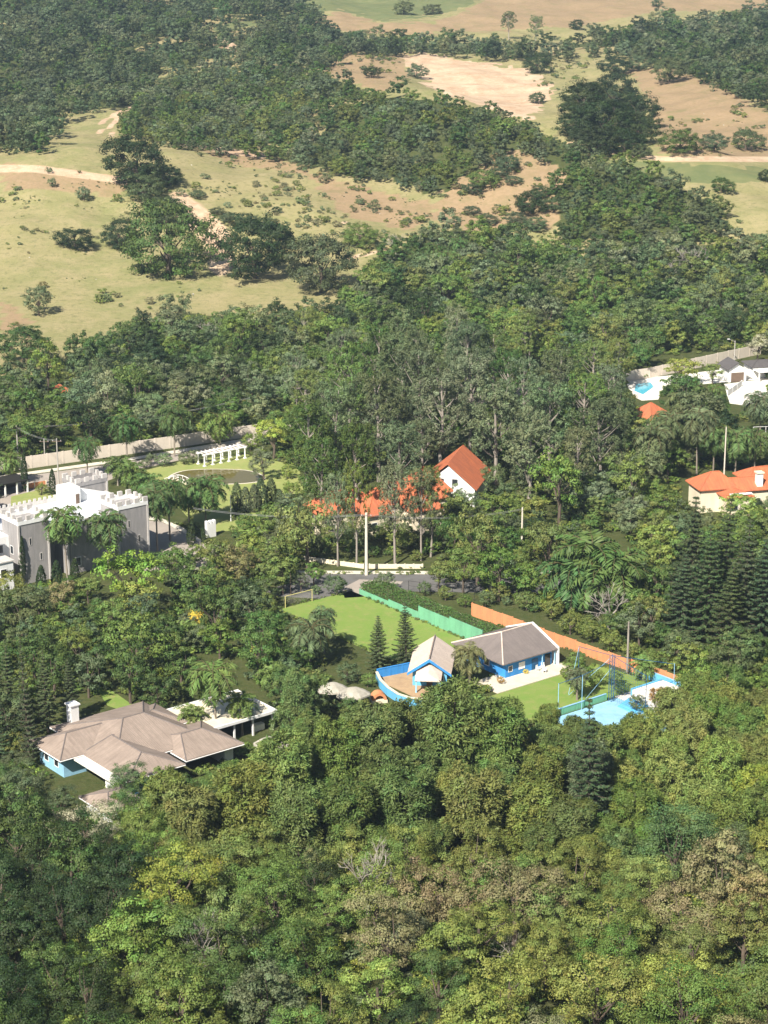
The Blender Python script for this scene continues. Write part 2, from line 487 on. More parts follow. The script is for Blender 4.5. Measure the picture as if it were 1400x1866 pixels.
BARE_L = [([(-2600, 296), (60, 307), (140, 317), (238, 331)], 7), ([(325, 372), (360, 398), (395, 430), (402, 480)], 24), ([(1035, 262), (1100, 274), (1200, 289), (4000, 304)], 5),
          ([(182, 245), (185, 225), (205, 210), (238, 196)], 3), ([(205, 250), (200, 230), (225, 205)], 3), ([(620, 400), (700, 455), (640, 470)], 3), ([(400, 70), (425, 88)], 8),
          ([(480, 285), (400, 272), (330, 262)], 5)]
BARE_P = [QUARRY]
GREENP = [[(560, -200), (870, -200), (860, 8), (800, 28), (690, 38), (620, 18), (545, 28)], [(1060, 290), (1400, 308), (4000, 330), (4000, 345), (1250, 330), (1100, 300)], [(330, 90), (480, 40), (560, 20), (545, 5), (400, 50), (300, 90)]]

def opening(x, y, lim=-.5):
    """natural gaps in the hill woods"""
    return (vnoise(x + 13, y, 44) + .45 * vnoise(x, y + 31, 15)) < lim

def make_ground():
    xs = np.concatenate([np.linspace(-1500, -320, 36), np.arange(-310, 311, 2.6), np.linspace(330, 1500, 36)])
    ys = np.concatenate([np.linspace(-300, 190, 40), np.arange(200, 640, 4.0), np.arange(640, 1420, 2.6), np.arange(1424, 1750, 7), np.linspace(1760, 3300, 60)])
    X, Y = np.meshgrid(xs, ys)
    Z = ground_z(X, Y)
    nx, ny = len(xs), len(ys)
    co = np.stack([X.ravel(), Y.ravel(), Z.ravel()], 1)
    i = np.arange(nx * ny).reshape(ny, nx)
    f = np.stack([i[:-1, :-1], i[:-1, 1:], i[1:, 1:], i[1:, :-1]], -1).reshape(-1, 4)
    me = bpy.data.meshes.new('ground')
    me.vertices.add(len(co)); me.vertices.foreach_set('co', co.ravel())
    me.loops.add(f.size); me.loops.foreach_set('vertex_index', f.ravel())
    me.polygons.add(len(f)); me.polygons.foreach_set('loop_start', np.arange(0, f.size, 4)); me.polygons.foreach_set('loop_total', np.full(len(f), 4))
    me.polygons.foreach_set('use_smooth', np.ones(len(f), bool))
    me.update(); me.validate()
    px, py, d = project(co[:, 0], co[:, 1], co[:, 2])
    jx = px + 9 * vnoise(co[:, 0], co[:, 1], 7); jy = py + 4 * vnoise(co[:, 1], co[:, 0], 6)
    zc = np.zeros((len(co), 4), np.float32)
    front = d > 10
    for line, w in BARE_L: zc[:, 0] = np.maximum(zc[:, 0], np.clip(1.5 - polydist(px, py, line) / w, 0, 1))
    for p in BARE_P: zc[:, 0] = np.maximum(zc[:, 0], inpoly(jx, jy, p))
    for p in TAN: zc[:, 1] = np.maximum(zc[:, 1], inpoly(jx, jy, p))
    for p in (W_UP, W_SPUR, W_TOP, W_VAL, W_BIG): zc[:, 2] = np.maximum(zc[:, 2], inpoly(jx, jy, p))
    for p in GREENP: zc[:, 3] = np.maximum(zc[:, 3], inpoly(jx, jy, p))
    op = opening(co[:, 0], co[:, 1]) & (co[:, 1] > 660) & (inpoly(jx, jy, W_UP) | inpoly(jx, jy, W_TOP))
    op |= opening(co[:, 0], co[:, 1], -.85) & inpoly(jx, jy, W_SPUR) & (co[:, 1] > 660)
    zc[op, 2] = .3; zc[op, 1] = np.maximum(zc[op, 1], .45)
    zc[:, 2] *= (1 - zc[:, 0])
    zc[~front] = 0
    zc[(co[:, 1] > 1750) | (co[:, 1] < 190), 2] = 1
    a = me.color_attributes.new('zone', 'FLOAT_COLOR', 'POINT')
    a.data.foreach_set('color', zc.ravel())
    me.materials.append(M['ground'])
    o = bpy.data.objects.new('ground', me); COL.objects.link(o)
    o['kind'] = 'structure'
make_ground()

def gsheet(name, pts, mat, z=.03, px=True):
    poly = [(p.x, p.y) for p in (atz(*q) for q in pts)] if px else [(E2W(*q).x, E2W(*q).y) for q in pts]
    a = sum(x0 * y1 - x1 * y0 for (x0, y0), (x1, y1) in zip(poly, poly[1:] + poly[:1]))
    if a < 0: poly.reverse()
    return sheet(name, poly, z, mat)
#@@PART2
# ------------------------------------------------------------------ roads, lawns, water (setting)
gsheet('road', [(-60, 886), (0, 874), (250, 839), (460, 804), (470, 809), (330, 838), (250, 856), (160, 890), (100, 915), (-60, 930)], 'road', .03)
gsheet('pavement', [(-60, 880), (0, 868), (250, 833), (470, 796), (470, 802.5), (250, 837.5), (0, 872.5), (-60, 884.5)], 'kerb', .14)
gsheet('park_lawn', [(262, 858), (340, 838), (450, 828), (545, 850), (555, 905), (440, 965), (372, 972), (345, 945), (300, 900)], 'turf', .035)
gsheet('terrace_lawn', [(20, 905), (70, 893), (120, 896), (110, 925), (20, 935)], 'turf', .05)
gsheet('side_street', [(262, 948), (292, 950), (330, 968), (362, 988), (420, 1010), (380, 1040), (262, 1040)], 'road', .03)
gsheet('side_kerb', [(262, 940), (292, 944), (334, 963), (366, 984), (424, 1006), (420, 1010), (362, 988), (330, 968), (292, 949), (262, 946)], 'kerb', .13)
gsheet('back_garden_lawn', [(176, 1256), (200, 1256), (240, 1284), (225, 1296), (196, 1286)], 'lawn', .05)
gsheet('street', [(470, 1085), (560, 1046), (1060, 1048), (1110, 1080), (1000, 1082), (760, 1078), (690, 1078), (655, 1083), (600, 1092)], 'asphalt', .03)
gsheet('street_kerb', [(540, 1041), (1060, 1043), (1060, 1047.5), (540, 1045.5)], 'kerb', .14)
gsheet('driveway', [(624, 1072), (655, 1056), (735, 1060), (720, 1076), (660, 1088), (628, 1090)], 'road', .04)
gsheet('football_lawn', [(221.5, 276.5), (238.85, 276.5), (238.85, 312.5), (221.5, 312.5)], 'lawn', .04, px=False)
gsheet('patio', [(226, 255.4), (244, 255.4), (244, 262), (226, 262)], 'patio', .12, px=False)
gsheet('garden_lawn', [(222, 242.4), (250.2, 242.4), (248.6, 255.3), (222, 255.3)], 'lawn', .05, px=False)
gsheet('sports_court', [(224, 226), (240.4, 226), (240.4, 241.6), (224, 241.6)], 'paleblue', .05, px=False)
gsheet('white_terrace', [(240.5, 229), (251, 229), (250.4, 242.2), (240.5, 242.2)], 'terrace', .09, px=False)
gsheet('house_drive', [(1320, 700), (1400, 690), (1500, 690), (1500, 760), (1400, 745), (1330, 735)], 'terrace', .05)
gsheet('pool_deck', [(1140, 690), (1205, 686), (1330, 672), (1400, 668), (1400, 690), (1210, 706), (1200, 728), (1170, 730), (1150, 720)], 'terrace', .04)
gsheet('yard_soil', [(214, 262.2), (221.3, 262.2), (221.3, 273.5), (214, 273.5)], 'soil', .05, px=False)

def ellipse_poly(pts): return pts
pc = atz(395, 869)
pts = []
for k in range(28):
    t = 2 * math.pi * k / 28
    p = atz(395 + 84 * math.cos(t) * (1 + .06 * math.sin(3 * t)), 869 + 15 * math.sin(t) * (1 + .12 * math.cos(2 * t)))
    pts.append((p.x, p.y))
pts.reverse()
sheet('pond_rim', [(pc.x + (x - pc.x) * 1.05, pc.y + (y - pc.y) * 1.07) for x, y in pts], .06, 'kerb')
sheet('pond_water', pts, .09, 'pond')
pl = [atz(x, y) for x, y in ((1156, 712), (1160, 700), (1185, 697), (1192, 705), (1172, 719))]
pl = [(p.x, p.y) for p in pl]
if sum(x0 * y1 - x1 * y0 for (x0, y0), (x1, y1) in zip(pl, pl[1:] + pl[:1])) < 0: pl.reverse()
sheet('pool_water', pl, .09, 'pool')

# ------------------------------------------------------------------ walls with panels
def panel_wall(name, label, p0, p1, n, h, mat, postmat, postw=.35, thick=.16, steps=None, cap=None, cat='wall'):
    p0 = Vector(p0); p1 = Vector(p1); d = p1 - p0; L = d.length
    rz = math.atan2(d.y, d.x)
    t = thing(name, label, cat, p0, rz)
    w = L / n
    shared = {}
    for k in range(n):
        hk = h if steps is None else steps[k]
        key = round(hk, 2)
        if key not in shared: shared[key] = MB().box(postw / 2 + .003, w - postw / 2 - .003, -thick / 2, thick / 2, -.2, hk).mesh('wall_panel', M[mat])
        o = bpy.data.objects.new('wall_panel', shared[key]); COL.objects.link(o); o.parent = t; o.location = (k * w, 0, 0)
        if cap:
            ck = ('c', key)
            if ck not in shared: shared[ck] = MB().box(postw / 2 + .003, w - postw / 2 - .003, -thick / 2 - .06, thick / 2 + .06, hk + .003, hk + .1).mesh('wall_coping', M[cap])
            c = bpy.data.objects.new('wall_coping', shared[ck]); COL.objects.link(c); c.parent = t; c.location = (k * w, 0, 0)
    pm = {}
    for k in range(n + 1):
        hk = h if steps is None else max(steps[max(k - 1, 0)], steps[min(k, n - 1)])
        key = round(hk, 2)
        if key not in pm: pm[key] = MB().box(-postw / 2, postw / 2, -thick * .8, thick * .8, -.2, hk + .08).mesh('wall_post', M[postmat])
        o = bpy.data.objects.new('wall_post', pm[key]); COL.objects.link(o); o.parent = t; o.location = (k * w, 0, 0)
    return t

WA = atz(-90, 874); WB = atz(470, 794)
WC = E2W(345, 409); WD = E2W(407, 401); WE = E2W(452, 402.5)
panel_wall('boundary_wall', 'long beige boundary wall of panels and posts along the road behind the castle', WA, WB, 20, 2.9, 'beige', 'beigepost', .4)
panel_wall('boundary_wall', 'beige boundary wall stretch mostly hidden behind the tall eucalyptus trees', WB + (WC - WB).normalized() * .5, WC, 16, 2.9, 'beige', 'beigepost', .4)
panel_wall('boundary_wall', 'beige boundary wall stretch glimpsed through trees left of the pool', WC + (WD - WC).normalized() * .5, WD, 14, 2.9, 'beige', 'beigepost', .4)
panel_wall('boundary_wall', 'beige boundary wall behind the white house at upper right', WD + (WE - WD).normalized() * .5, WE, 10, 2.9, 'beige', 'beigepost', .4)
OW0 = E2W(247.8, 287.5); OW1 = E2W(251.6, 238.6)
panel_wall('orange_wall', 'orange painted panel wall running diagonally behind the blue bungalow', OW0, OW1, 19, 2.2, 'orangewall', 'orangewall', .22,
           steps=[2.5, 2.5, 2.45, 2.5, 2.4, 2.3, 2.35, 2.2, 2.2, 2.25, 2.1, 2.15, 2.1, 2.2, 2.1, 2.25, 2.2, 2.3, 2.2])
panel_wall('green_wall', 'pale green stepped wall along the right side of the football lawn', E2W(239, 310), E2W(239, 274.5), 8, 2, 'greenwall', 'greenwall', .14,
           steps=[1.0, 1.0, 1.35, 1.35, 2.5, 2.5, 2.9, 2.9])
panel_wall('cream_wall', 'low cream wall behind the long clipped hedge', E2W(244.4, 311), E2W(244.2, 273), 9, 1.5, 'cream', 'cream', .2)
panel_wall('court_wall', 'low green wall with pale blue coping between garden lawn and blue court', E2W(225, 242), E2W(238.2, 242), 4, 1.15, 'greenwall', 'greenwall', .16, cap='paleblue')
panel_wall('blue_wall', 'sky blue wall section in front of the orange wall by the white terrace', E2W(250.6, 246), E2W(250.9, 236), 3, 1.5, 'skyblue', 'skyblue', .16, cap='paleblue')
lw0 = atz(556, 1022); lw1 = atz(668, 1036); lw2 = atz(668, 1036); lw3 = atz(770, 1036)
panel_wall('low_wall', 'low cream garden wall left of the concrete pole below the red roofs', lw0, lw1 + Vector((-.6, 0, 0)), 6, .9, 'cream', 'cream', .3)
panel_wall('low_wall', 'low cream garden wall right of the concrete pole below the red roofs', lw2 + Vector((.6, 0, 0)), lw3, 6, .9, 'cream', 'cream', .3)

# ------------------------------------------------------------------ building helpers
def window(parent, x0, x1, z0, z1, y, frame='white', facing='y', out=-1, name='window', pane='glass'):
    f = MB(); g = MB(); e = .09
    if facing == 'y':
        f.box(x0, x1, y, y + out * .06, z0, z0 + e).box(x0, x1, y, y + out * .06, z1 - e, z1)
        f.box(x0, x0 + e, y, y + out * .06, z0 + e + .002, z1 - e - .002).box(x1 - e, x1, y, y + out * .06, z0 + e + .002, z1 - e - .002)
        g.box(x0 + e + .002, x1 - e - .002, y, y + out * .025, z0 + e + .002, z1 - e - .002)
    else:
        f.box(y, y + out * .06, x0, x1, z0, z0 + e).box(y, y + out * .06, x0, x1, z1 - e, z1)
        f.box(y, y + out * .06, x0, x0 + e, z0 + e + .002, z1 - e - .002).box(y, y + out * .06, x1 - e, x1, z0 + e + .002, z1 - e - .002)
        g.box(y, y + out * .025, x0 + e + .002, x1 - e - .002, z0 + e + .002, z1 - e - .002)
    w = f.build(name, frame, parent)
    g.build('pane', pane, w)
    return w

def crenel_tower(parent, x0, x1, y0, y1, zw, name='tower', wallmat='stone', n=4, par=.75, mer=.9, parmat='white'):
    """tower block with a parapet and separate merlons; the floor sits below the parapet"""
    t = .35
    MB().box(x0, x1, y0, y1, -.2, zw).build(name, wallmat, parent)
    pr = MB()
    pr.box(x0 - .12, x1 + .12, y0 - .12, y0 + t, zw + .003, zw + par).box(x0 - .12, x1 + .12, y1 - t, y1 + .12, zw + .003, zw + par)
    pr.box(x0 - .12, x0 + t, y0 + t + .003, y1 - t - .003, zw + .003, zw + par).box(x1 - t, x1 + .12, y0 + t + .003, y1 - t - .003, zw + .003, zw + par)
    pr.build('parapet', parmat, parent)
    e = .18
    for (cx, cy) in ((x0, y0), (x1, y0)):
        MB().box(cx - e, cx + e, cy - e - .02, cy + e - .02, -.2, zw - .01).build('corner_trim', 'stonelight', parent)
    for (ax, c, s) in (('x', y0 - .12, 1), ('x', y1 + .12, -1), ('y', x0 - .12, 1), ('y', x1 + .12, -1)):
        lo, hi = (x0, x1) if ax == 'x' else (y0, y1)
        w = (hi - lo) / (2 * n - 1)
        for k in range(n):
            if ax == 'y' and k in (0, n - 1): continue
            a0 = lo + 2 * k * w; a1 = a0 + w
            if ax == 'x': a0, a1 = a0 - (.12 if k == 0 else 0), a1 + (.12 if k == n - 1 else 0)
            m = MB()
            if ax == 'x': m.box(a0, a1, c, c + s * .5, zw + par + .003, zw + par + mer)
            else: m.box(c, c + s * .5, a0, a1, zw + par + .003, zw + par + mer)
            m.build('merlon', 'stonelight', parent)

def castle():
    b0, q0 = 191.0, 354.5
    t = estate('castle', 'grey stone castle-style house with crenellated towers and white flat roof', 'castle', b0, q0)
    L = lambda b: b - b0
    Q = lambda q: q - q0
    crenel_tower(t, L(191), L(197.4), Q(354.5), Q(361), 12.0, n=4)
    crenel_tower(t, L(212.6), L(219.4), Q(353.6), Q(360), 11.2, n=4)
    crenel_tower(t, L(212.5), L(219.6), Q(369.2), Q(374.5), 12.4, n=4, parmat='stone')
    crenel_tower(t, L(183), L(187.5), Q(357), Q(362), 8.4, n=3)
    # wings between the towers
    MB().box(L(197.4) + .003, L(201.4), Q(359.2), Q(372), -.2, 9.4).build('recessed_wall', 'stone', t)
    MB().box(L(201.403), L(212.597), Q(354.3), Q(372), -.2, 9.4).build('central_wall', 'stone', t)
    MB().box(L(212.6), L(219.2), Q(360.003), Q(369.19), -.2, 9.4).build('side_wall', 'stone', t)
    MB().box(L(187.503), L(190.997), Q(358.5), Q(372), -.2, 9.0).build('left_wall', 'white', t)
    MB().box(L(191), L(197.397), Q(361.003), Q(372), -.2, 9.4).build('rear_wall', 'stone', t)
    MB().box(L(201.2), L(201.55), Q(353.95), Q(354.29), -.2, 9.4).build('corner_trim', 'stonelight', t)
    # roof decks, laid a little above the walls
    MB().box(L(191.2), L(219.0), Q(361.3), Q(371.6), 9.41, 9.47).box(L(201.8), L(212.3), Q(354.9), Q(361.29), 9.41, 9.47).box(L(197.6), L(201.79), Q(359.6), Q(361.29), 9.41, 9.47).build('roof_deck', 'roofwhite', t)
    MB().box(L(187.6), L(191.1), Q(359), Q(371.6), 9.01, 9.06).build('roof_deck', 'roofwhite', t)
    # parapets
    MB().box(L(187.6), L(212.4), Q(371.65), Q(372.05), 9.0, 10.3).build('parapet', 'stonelight', t)
    MB().box(L(218.9), L(219.3), Q(360.2), Q(369.1), 9.41, 10.5).build('parapet', 'stonelight', t)
    MB().box(L(201.45), L(212.5), Q(354.35), Q(354.75), 9.48, 10.2).build('parapet', 'stonelight', t)
    m = MB().box(0, .55, 0, .35, 0, .5).mesh('merlon', M['stonelight'])
    for k in range(21):
        o = bpy.data.objects.new('merlon', m); COL.objects.link(o); o.parent = t; o.location = (L(188) + k * 1.15, Q(371.68), 10.303)
    for k in range(8):
        o = bpy.data.objects.new('merlon', m); COL.objects.link(o); o.parent = t; o.location = (L(202) + k * 1.28, Q(354.38), 10.203)
    # stair bulkhead and inclined parapet
    MB().box(L(209.2), L(212.4), Q(367.5), Q(371.6), 9.475, 12.9).build('stair_house', 'white', t)
    d = MB().box(L(211.3), L(212.1), Q(367.42), Q(367.49), 9.5, 11.5)
    d.build('door', 'brown', t)
    MB().add([(L(212.45), Q(368.5), 9.475), (L(218.8), Q(368.5), 9.475), (L(218.8), Q(369.1), 9.475), (L(212.45), Q(369.1), 9.475),
              (L(212.45), Q(368.5), 12.4), (L(218.8), Q(368.5), 10.4), (L(218.8), Q(369.1), 10.4), (L(212.45), Q(369.1), 12.4)],
             [(3, 2, 1, 0), (4, 5, 6, 7), (0, 1, 5, 4), (1, 2, 6, 5), (2, 3, 7, 6), (3, 0, 4, 7)]).build('sloping_parapet', 'white', t)
    # windows on the lit faces
    for b in (203.0, 209.6):
        window(t, L(b), L(b + 1.3), 1.4, 3.2, Q(354.3))
    window(t, L(199), L(200.2), 5.4, 7.2, Q(359.2)); window(t, L(199), L(200.2), 1.4, 3.2, Q(359.2))
    for z in (1.5, 5.6): window(t, Q(356.8), Q(358), z, z + 1.7, L(191), facing='x')
    for q in (363, 366): window(t, Q(q), Q(q + 1.1), 5.6, 7.2, L(219.2), facing='x', out=1)
    for z in (2.0, 5.8): window(t, L(188.4), L(189.7), z, z + 1.7, Q(358.5))
    for b0_, q_, z_ in ((193.2, 354.5, 7.6), (195.4, 354.5, 4.2), (214.8, 353.6, 7.2), (217.0, 353.6, 3.8)): window(t, L(b0_), L(b0_ + .55), z_, z_ + 1.5, Q(q_), frame='stonelight')
    for b_ in (202.2, 211.9): MB().tube((L(b_), Q(354.3) - .1, 0), (L(b_), Q(354.3) - .1, 9.3), .07, .07, 6).build('downpipe', 'concrete', t)
    # low annex left of the tower
    MB().box(L(183.5), L(189), Q(353.5), Q(356.9), -.2, 5.6).build('annex_wall', 'white', t)
    MB().box(L(183.3), L(189.2), Q(353.3), Q(356.9), 5.603, 5.85).build('annex_roof', 'stonelight', t)
    window(t, L(186.2), L(187.6), 2.6, 4.4, Q(353.5))
    # satellite dish on the roof
    dc = E2W(191.2, 366.0, 9.5)
    ds = thing('satellite_dish', 'large pale satellite dish on the castle roof at left', 'satellite dish', dc, TH)
    mb = MB(); vs = []; fs = []
    nr, ns = 6, 24
    for j in range(nr + 1):
        r = 1.75 * j / nr
        for k in range(ns):
            a = 2 * math.pi * k / ns
            vs.append((r * math.cos(a), r * math.sin(a), .22 * r * r * .55))
    for j in range(nr):
        for k in range(ns):
            fs.append((j * ns + k, j * ns + (k + 1) % ns, (j + 1) * ns + (k + 1) % ns, (j + 1) * ns + k))
    R = Matrix.Translation((0, 0, 1.9)) @ Matrix.Rotation(math.radians(-20), 4, 'Z') @ Matrix.Rotation(math.radians(42), 4, 'X')
    vs = [R @ Vector(v) for v in vs]
    o = mb.add(vs, fs).build('reflector', 'terrace', ds)
    sm = o.modifiers.new('thick', 'SOLIDIFY'); sm.thickness = .05
    MB().tube((0, 0, -.03), (0, 0, 1.8), .09).tube((-.6, 0, -.03), (0, .1, 1.1), .05).tube((.6, 0, -.03), (0, .1, 1.1), .05).build('mast', 'concrete', ds)
    f = R @ Vector((0, 0, 1.3))
    a = MB()
    for k in range(3):
        p = R @ Vector((1.5 * math.cos(2.1 * k), 1.5 * math.sin(2.1 * k), .28)); a.tube(p, f, .03)
    a.tube(f, f + Vector((0, .05, .2)), .1).build('feed_arm', 'concrete', ds)
castle()

# carport and garden wall left behind the castle
cp = atz(18, 900)
t = thing('carport', 'dark flat roofed carport on pale posts behind the castle', 'carport', cp, TH)
MB().box(-5, 4.2, -1.5, 4.5, 2.7, 2.95).build('roof', 'dark', t)
for x in (-4.5, -1.7, 1.2, 3.8): MB().box(x - .15, x + .15, -1.3, -1.0, 0, 2.69).build('post', 'white', t)
MB().box(-5, 4.2, 4.2, 4.4, 0, 2.69).build('back_wall', 'brown', t)
panel_wall('garden_wall', 'low orange-tan garden wall behind the castle beside the carport', atz(42, 893), atz(84, 886), 2, 1.3, 'orangewall', 'cream', .25)
gp = atz(384, 978)
t = thing('gate_pier', 'white crenellated gate pier beside the side street', 'gate', gp, TH)
MB().box(-1.1, 1.1, -.4, .4, -.1, 2.9).build('pier', 'white', t)
for x in (-1.1, -.25, .6): MB().box(x, x + .5, -.4, .4, 2.903, 3.5).build('merlon', 'white', t)

# ------------------------------------------------------------------ park: pergola, bridge
t = estate('pergola', 'white colonnade pergola beside the pond in the park', 'pergola', 265.5, 402.5)
cm = MB()
cm.box(-.32, .32, -.32, .32, 0, .22).tube((0, 0, .22), (0, 0, 2.45), .19, .16, 10).box(-.28, .28, -.28, .28, 2.45, 2.6)
cm = cm.mesh('column', M['white'])
for r in (0, 2.6):
    for k in range(6):
        o = bpy.data.objects.new('column', cm); COL.objects.link(o); o.parent = t; o.location = (k * 2.25, r, 0)
    MB().box(-.5, 11.8, r - .12, r + .12, 2.603, 2.8).build('beam', 'white', t)
rm = MB().box(-.06, .06, -.5, 3.1, 2.803, 2.93).mesh('rafter', M['white'])
for k in range(11):
    o = bpy.data.objects.new('rafter', rm); COL.objects.link(o); o.parent = t; o.location = (k * 1.125, 0, 0)
br = atz(325, 880)
t = thing('footbridge', 'small cream arched footbridge over the left end of the pond', 'bridge', br, math.radians(-28))
dk = MB(); vs = []; n = 10
for k in range(n + 1):
    x = -3.0 + 6.0 * k / n; z = .15 + .75 * math.cos(math.pi * (k / n - .5))
    vs += [(x, -.8, z), (x, .8, z), (x, -.8, z - .22), (x, .8, z - .22)]
fs = []
for k in range(n):
    a = 4 * k; b = a + 4
    fs += [(a, b, b + 1, a + 1), (a + 2, a + 3, b + 3, b + 2), (a, a + 2, b + 2, b), (a + 1, b + 1, b + 3, a + 3)]
dk.add(vs, fs).build('deck', 'cream', t)
for s in (-.85, .85):
    rl = MB(); pts = [Vector((-3.0 + 6.0 * k / n, s, .85 + .75 * math.cos(math.pi * (k / n - .5)))) for k in range(n + 1)]
    rl.path(pts, [.07] * (n + 1), 5)
    for k in range(0, n + 1, 2): rl.tube(pts[k] - Vector((0, 0, .85)), pts[k], .05)
    rl.build('railing', 'white', t)

# ------------------------------------------------------------------ blue bungalow, gabled annex, blue yard walls
t = estate('bungalow', 'blue bungalow with greyish brown hipped roof beside the garden lawn', 'house', 231.0, 260)
MB().box(.6, 11.2, -.2, 11.6, -.1, 2.9).build('wall', 'blue', t)
MB().box(-.4, 12.0, -.7, 12.6, 2.78, 2.9).build('soffit', 'white', t)
rf = MB().roof(-.6, 12.05, -.9, 12.8, 3.02, 5.7, 'x', 5.6, .0).build('roof', 'tile_grey', t)
rc = MB()
for p0, p1 in (((-.6, -.9, 3.05), (5.0, 5.95, 5.75)), ((-.6, 12.8, 3.05), (5.0, 5.95, 5.75)), ((5.0, 5.95, 5.75), (12.0, 5.95, 5.75))): rc.tube(p0, p1, .13, .13, 6)
rc.build('ridge_tiles', 'tile_pale', rf)
MB().add([(12.06, -.95, 0), (12.36, -.95, 0), (12.36, 12.8, 0), (12.06, 12.8, 0), (12.06, -.95, 3.25), (12.36, -.95, 3.25), (12.36, 5.95, 5.98), (12.06, 5.95, 5.98), (12.06, 12.8, 3.25), (12.36, 12.8, 3.25)],
         [(3, 2, 1, 0), (0, 1, 5, 4), (4, 5, 6, 7), (7, 6, 9, 8), (2, 3, 8, 9), (1, 2, 9, 6, 5), (3, 0, 4, 7, 8)]).build('parapet_wall', 'white', t)
window(t, 3.6, 5.0, .95, 2.2, -.2, pane='white')
MB().box(6.6, 8.0, -.28, -.21, 0, 2.15).build('door', 'navy', t)
MB().box(9.6, 10.9, -.28, -.21, 0, 2.3).build('door', 'glass', t)
window(t, 1.2, 2.2, 1.0, 2.1, -.2)
window(t, 4, 5.4, 1.0, 2.2, .6, facing='x'); window(t, 8, 9.2, 1.0, 2.2, .6, facing='x')
for x in (8.7, 11.6): MB().tube((x, -.6, .1), (x, -.6, 2.77), .11, .11, 8).build('porch_post', 'paleblue', t)
# white garden seats on the patio
def garden_chair(b, q, rz, label):
    c = thing('garden_chair', label, 'chair', E2W(b, q, .12), TH + rz, 'white garden chairs on the patio')
    MB().box(-.28, .28, -.26, .28, .4, .45).build('seat', 'white', c)
    MB().box(-.28, .28, .28, .33, .4, 1.0).build('backrest', 'white', c)
    for x in (-.25, .25):
        for y in (-.23, .3): MB().box(x - .03, x + .03, y - .03, y + .03, 0, .399).build('leg', 'white', c)
        MB().box(x - .03, x + .03, -.26, .279, .62, .66).build('armrest', 'white', c)
for i, (b, q, r) in enumerate(((238.3, 258.9, .2), (239.2, 258.2, 1.2), (239.7, 259.2, -.5), (238.6, 257.7, 2.6))):
    garden_chair(b, q, r, ['white garden chair nearest the bungalow door', 'white garden chair at the patio edge', 'white garden chair furthest right on the bungalow patio', 'white garden chair turned toward the bungalow'][i])
c = thing('garden_table', 'small round white table among garden chairs on the patio', 'table', E2W(238.95, 258.6, .12), TH)
MB().tube((0, 0, .68), (0, 0, .72), .45, .45, 16).build('table_top', 'white', c); MB().tube((0, 0, 0), (0, 0, .679), .06, .05, 8).build('leg', 'white', c)

gc = Vector((8.2, 348.6, 0)); grz = math.radians(-6)
t = thing('gabled_house', 'small blue house with steep pale pink gabled roof', 'house', gc, grz)
MB().box(-2.9, 2.9, -4.6, 5.6, -.1, 2.75).add([(-2.9, -4.6, 2.753), (2.9, -4.6, 2.753), (0, -4.6, 4.75), (-2.9, -4.45, 2.753), (2.9, -4.45, 2.753), (0, -4.45, 4.75)],
    [(0, 1, 2), (5, 4, 3), (0, 3, 4, 1), (1, 4, 5, 2), (2, 5, 3, 0)]).build('wall', 'skyblue', t)
for s in (-1, 1):
    vs = [(0, -5.4, 5.2), (0, 6.2, 5.2), (s * 3.7, 6.2, 2.65), (s * 3.7, -5.4, 2.65)]
    vs += [(x, y, z - .16) for x, y, z in vs]
    fs = [(0, 1, 2, 3), (7, 6, 5, 4), (0, 3, 7, 4), (1, 0, 4, 5), (2, 1, 5, 6), (3, 2, 6, 7)]
    if s > 0: fs = [tuple(reversed(f)) for f in fs]
    MB().add([(x + s * .003, y, z) for x, y, z in vs], fs).build('roof_slope', 'tile_pale', t)
MB().tube((0, -5.45, 5.25), (0, 6.25, 5.25), .13, .13, 6).build('ridge_tiles', 'tile_brown', t)
for s in (-1, 1):
    MB().add([(0, -5.5, 5.15), (0, -5.41, 5.15), (s * 3.75, -5.41, 2.57), (s * 3.75, -5.5, 2.57), (0, -5.5, 4.65), (0, -5.41, 4.65), (s * 3.75, -5.41, 2.1), (s * 3.75, -5.5, 2.1)],
             [(0, 1, 2, 3), (7, 6, 5, 4), (0, 3, 7, 4), (1, 0, 4, 5), (2, 1, 5, 6), (3, 2, 6, 7)]).build('fascia_board', 'blue', t)
pr = MB().add([(-2.2, -8.2, 2.35), (2.2, -8.2, 2.35), (2.2, -4.61, 2.9), (-2.2, -4.61, 2.9), (0, -7.6, 3.3), (0, -4.61, 4.05), (-2.2, -8.2, 2.2), (2.2, -8.2, 2.2), (2.2, -4.61, 2.2), (-2.2, -4.61, 2.2)],
              [(0, 1, 4), (1, 2, 5, 4), (3, 0, 4, 5), (0, 6, 7, 1), (1, 7, 8, 2), (3, 9, 6, 0), (9, 8, 7, 6)]).build('porch_roof', 'tile_pale', t)
for x in (-2, 2): MB().box(x - .12, x + .12, -8.0, -7.76, 0, 2.19).build('porch_post', 'paleblue', t)
MB().box(-.5, .5, -4.68, -4.61, 0, 2.1).build('door', 'brown', t)
window(t, -2.4, -1.2, 1, 2.1, -4.6); window(t, 1.2, 2.4, 1, 2.1, -4.6)

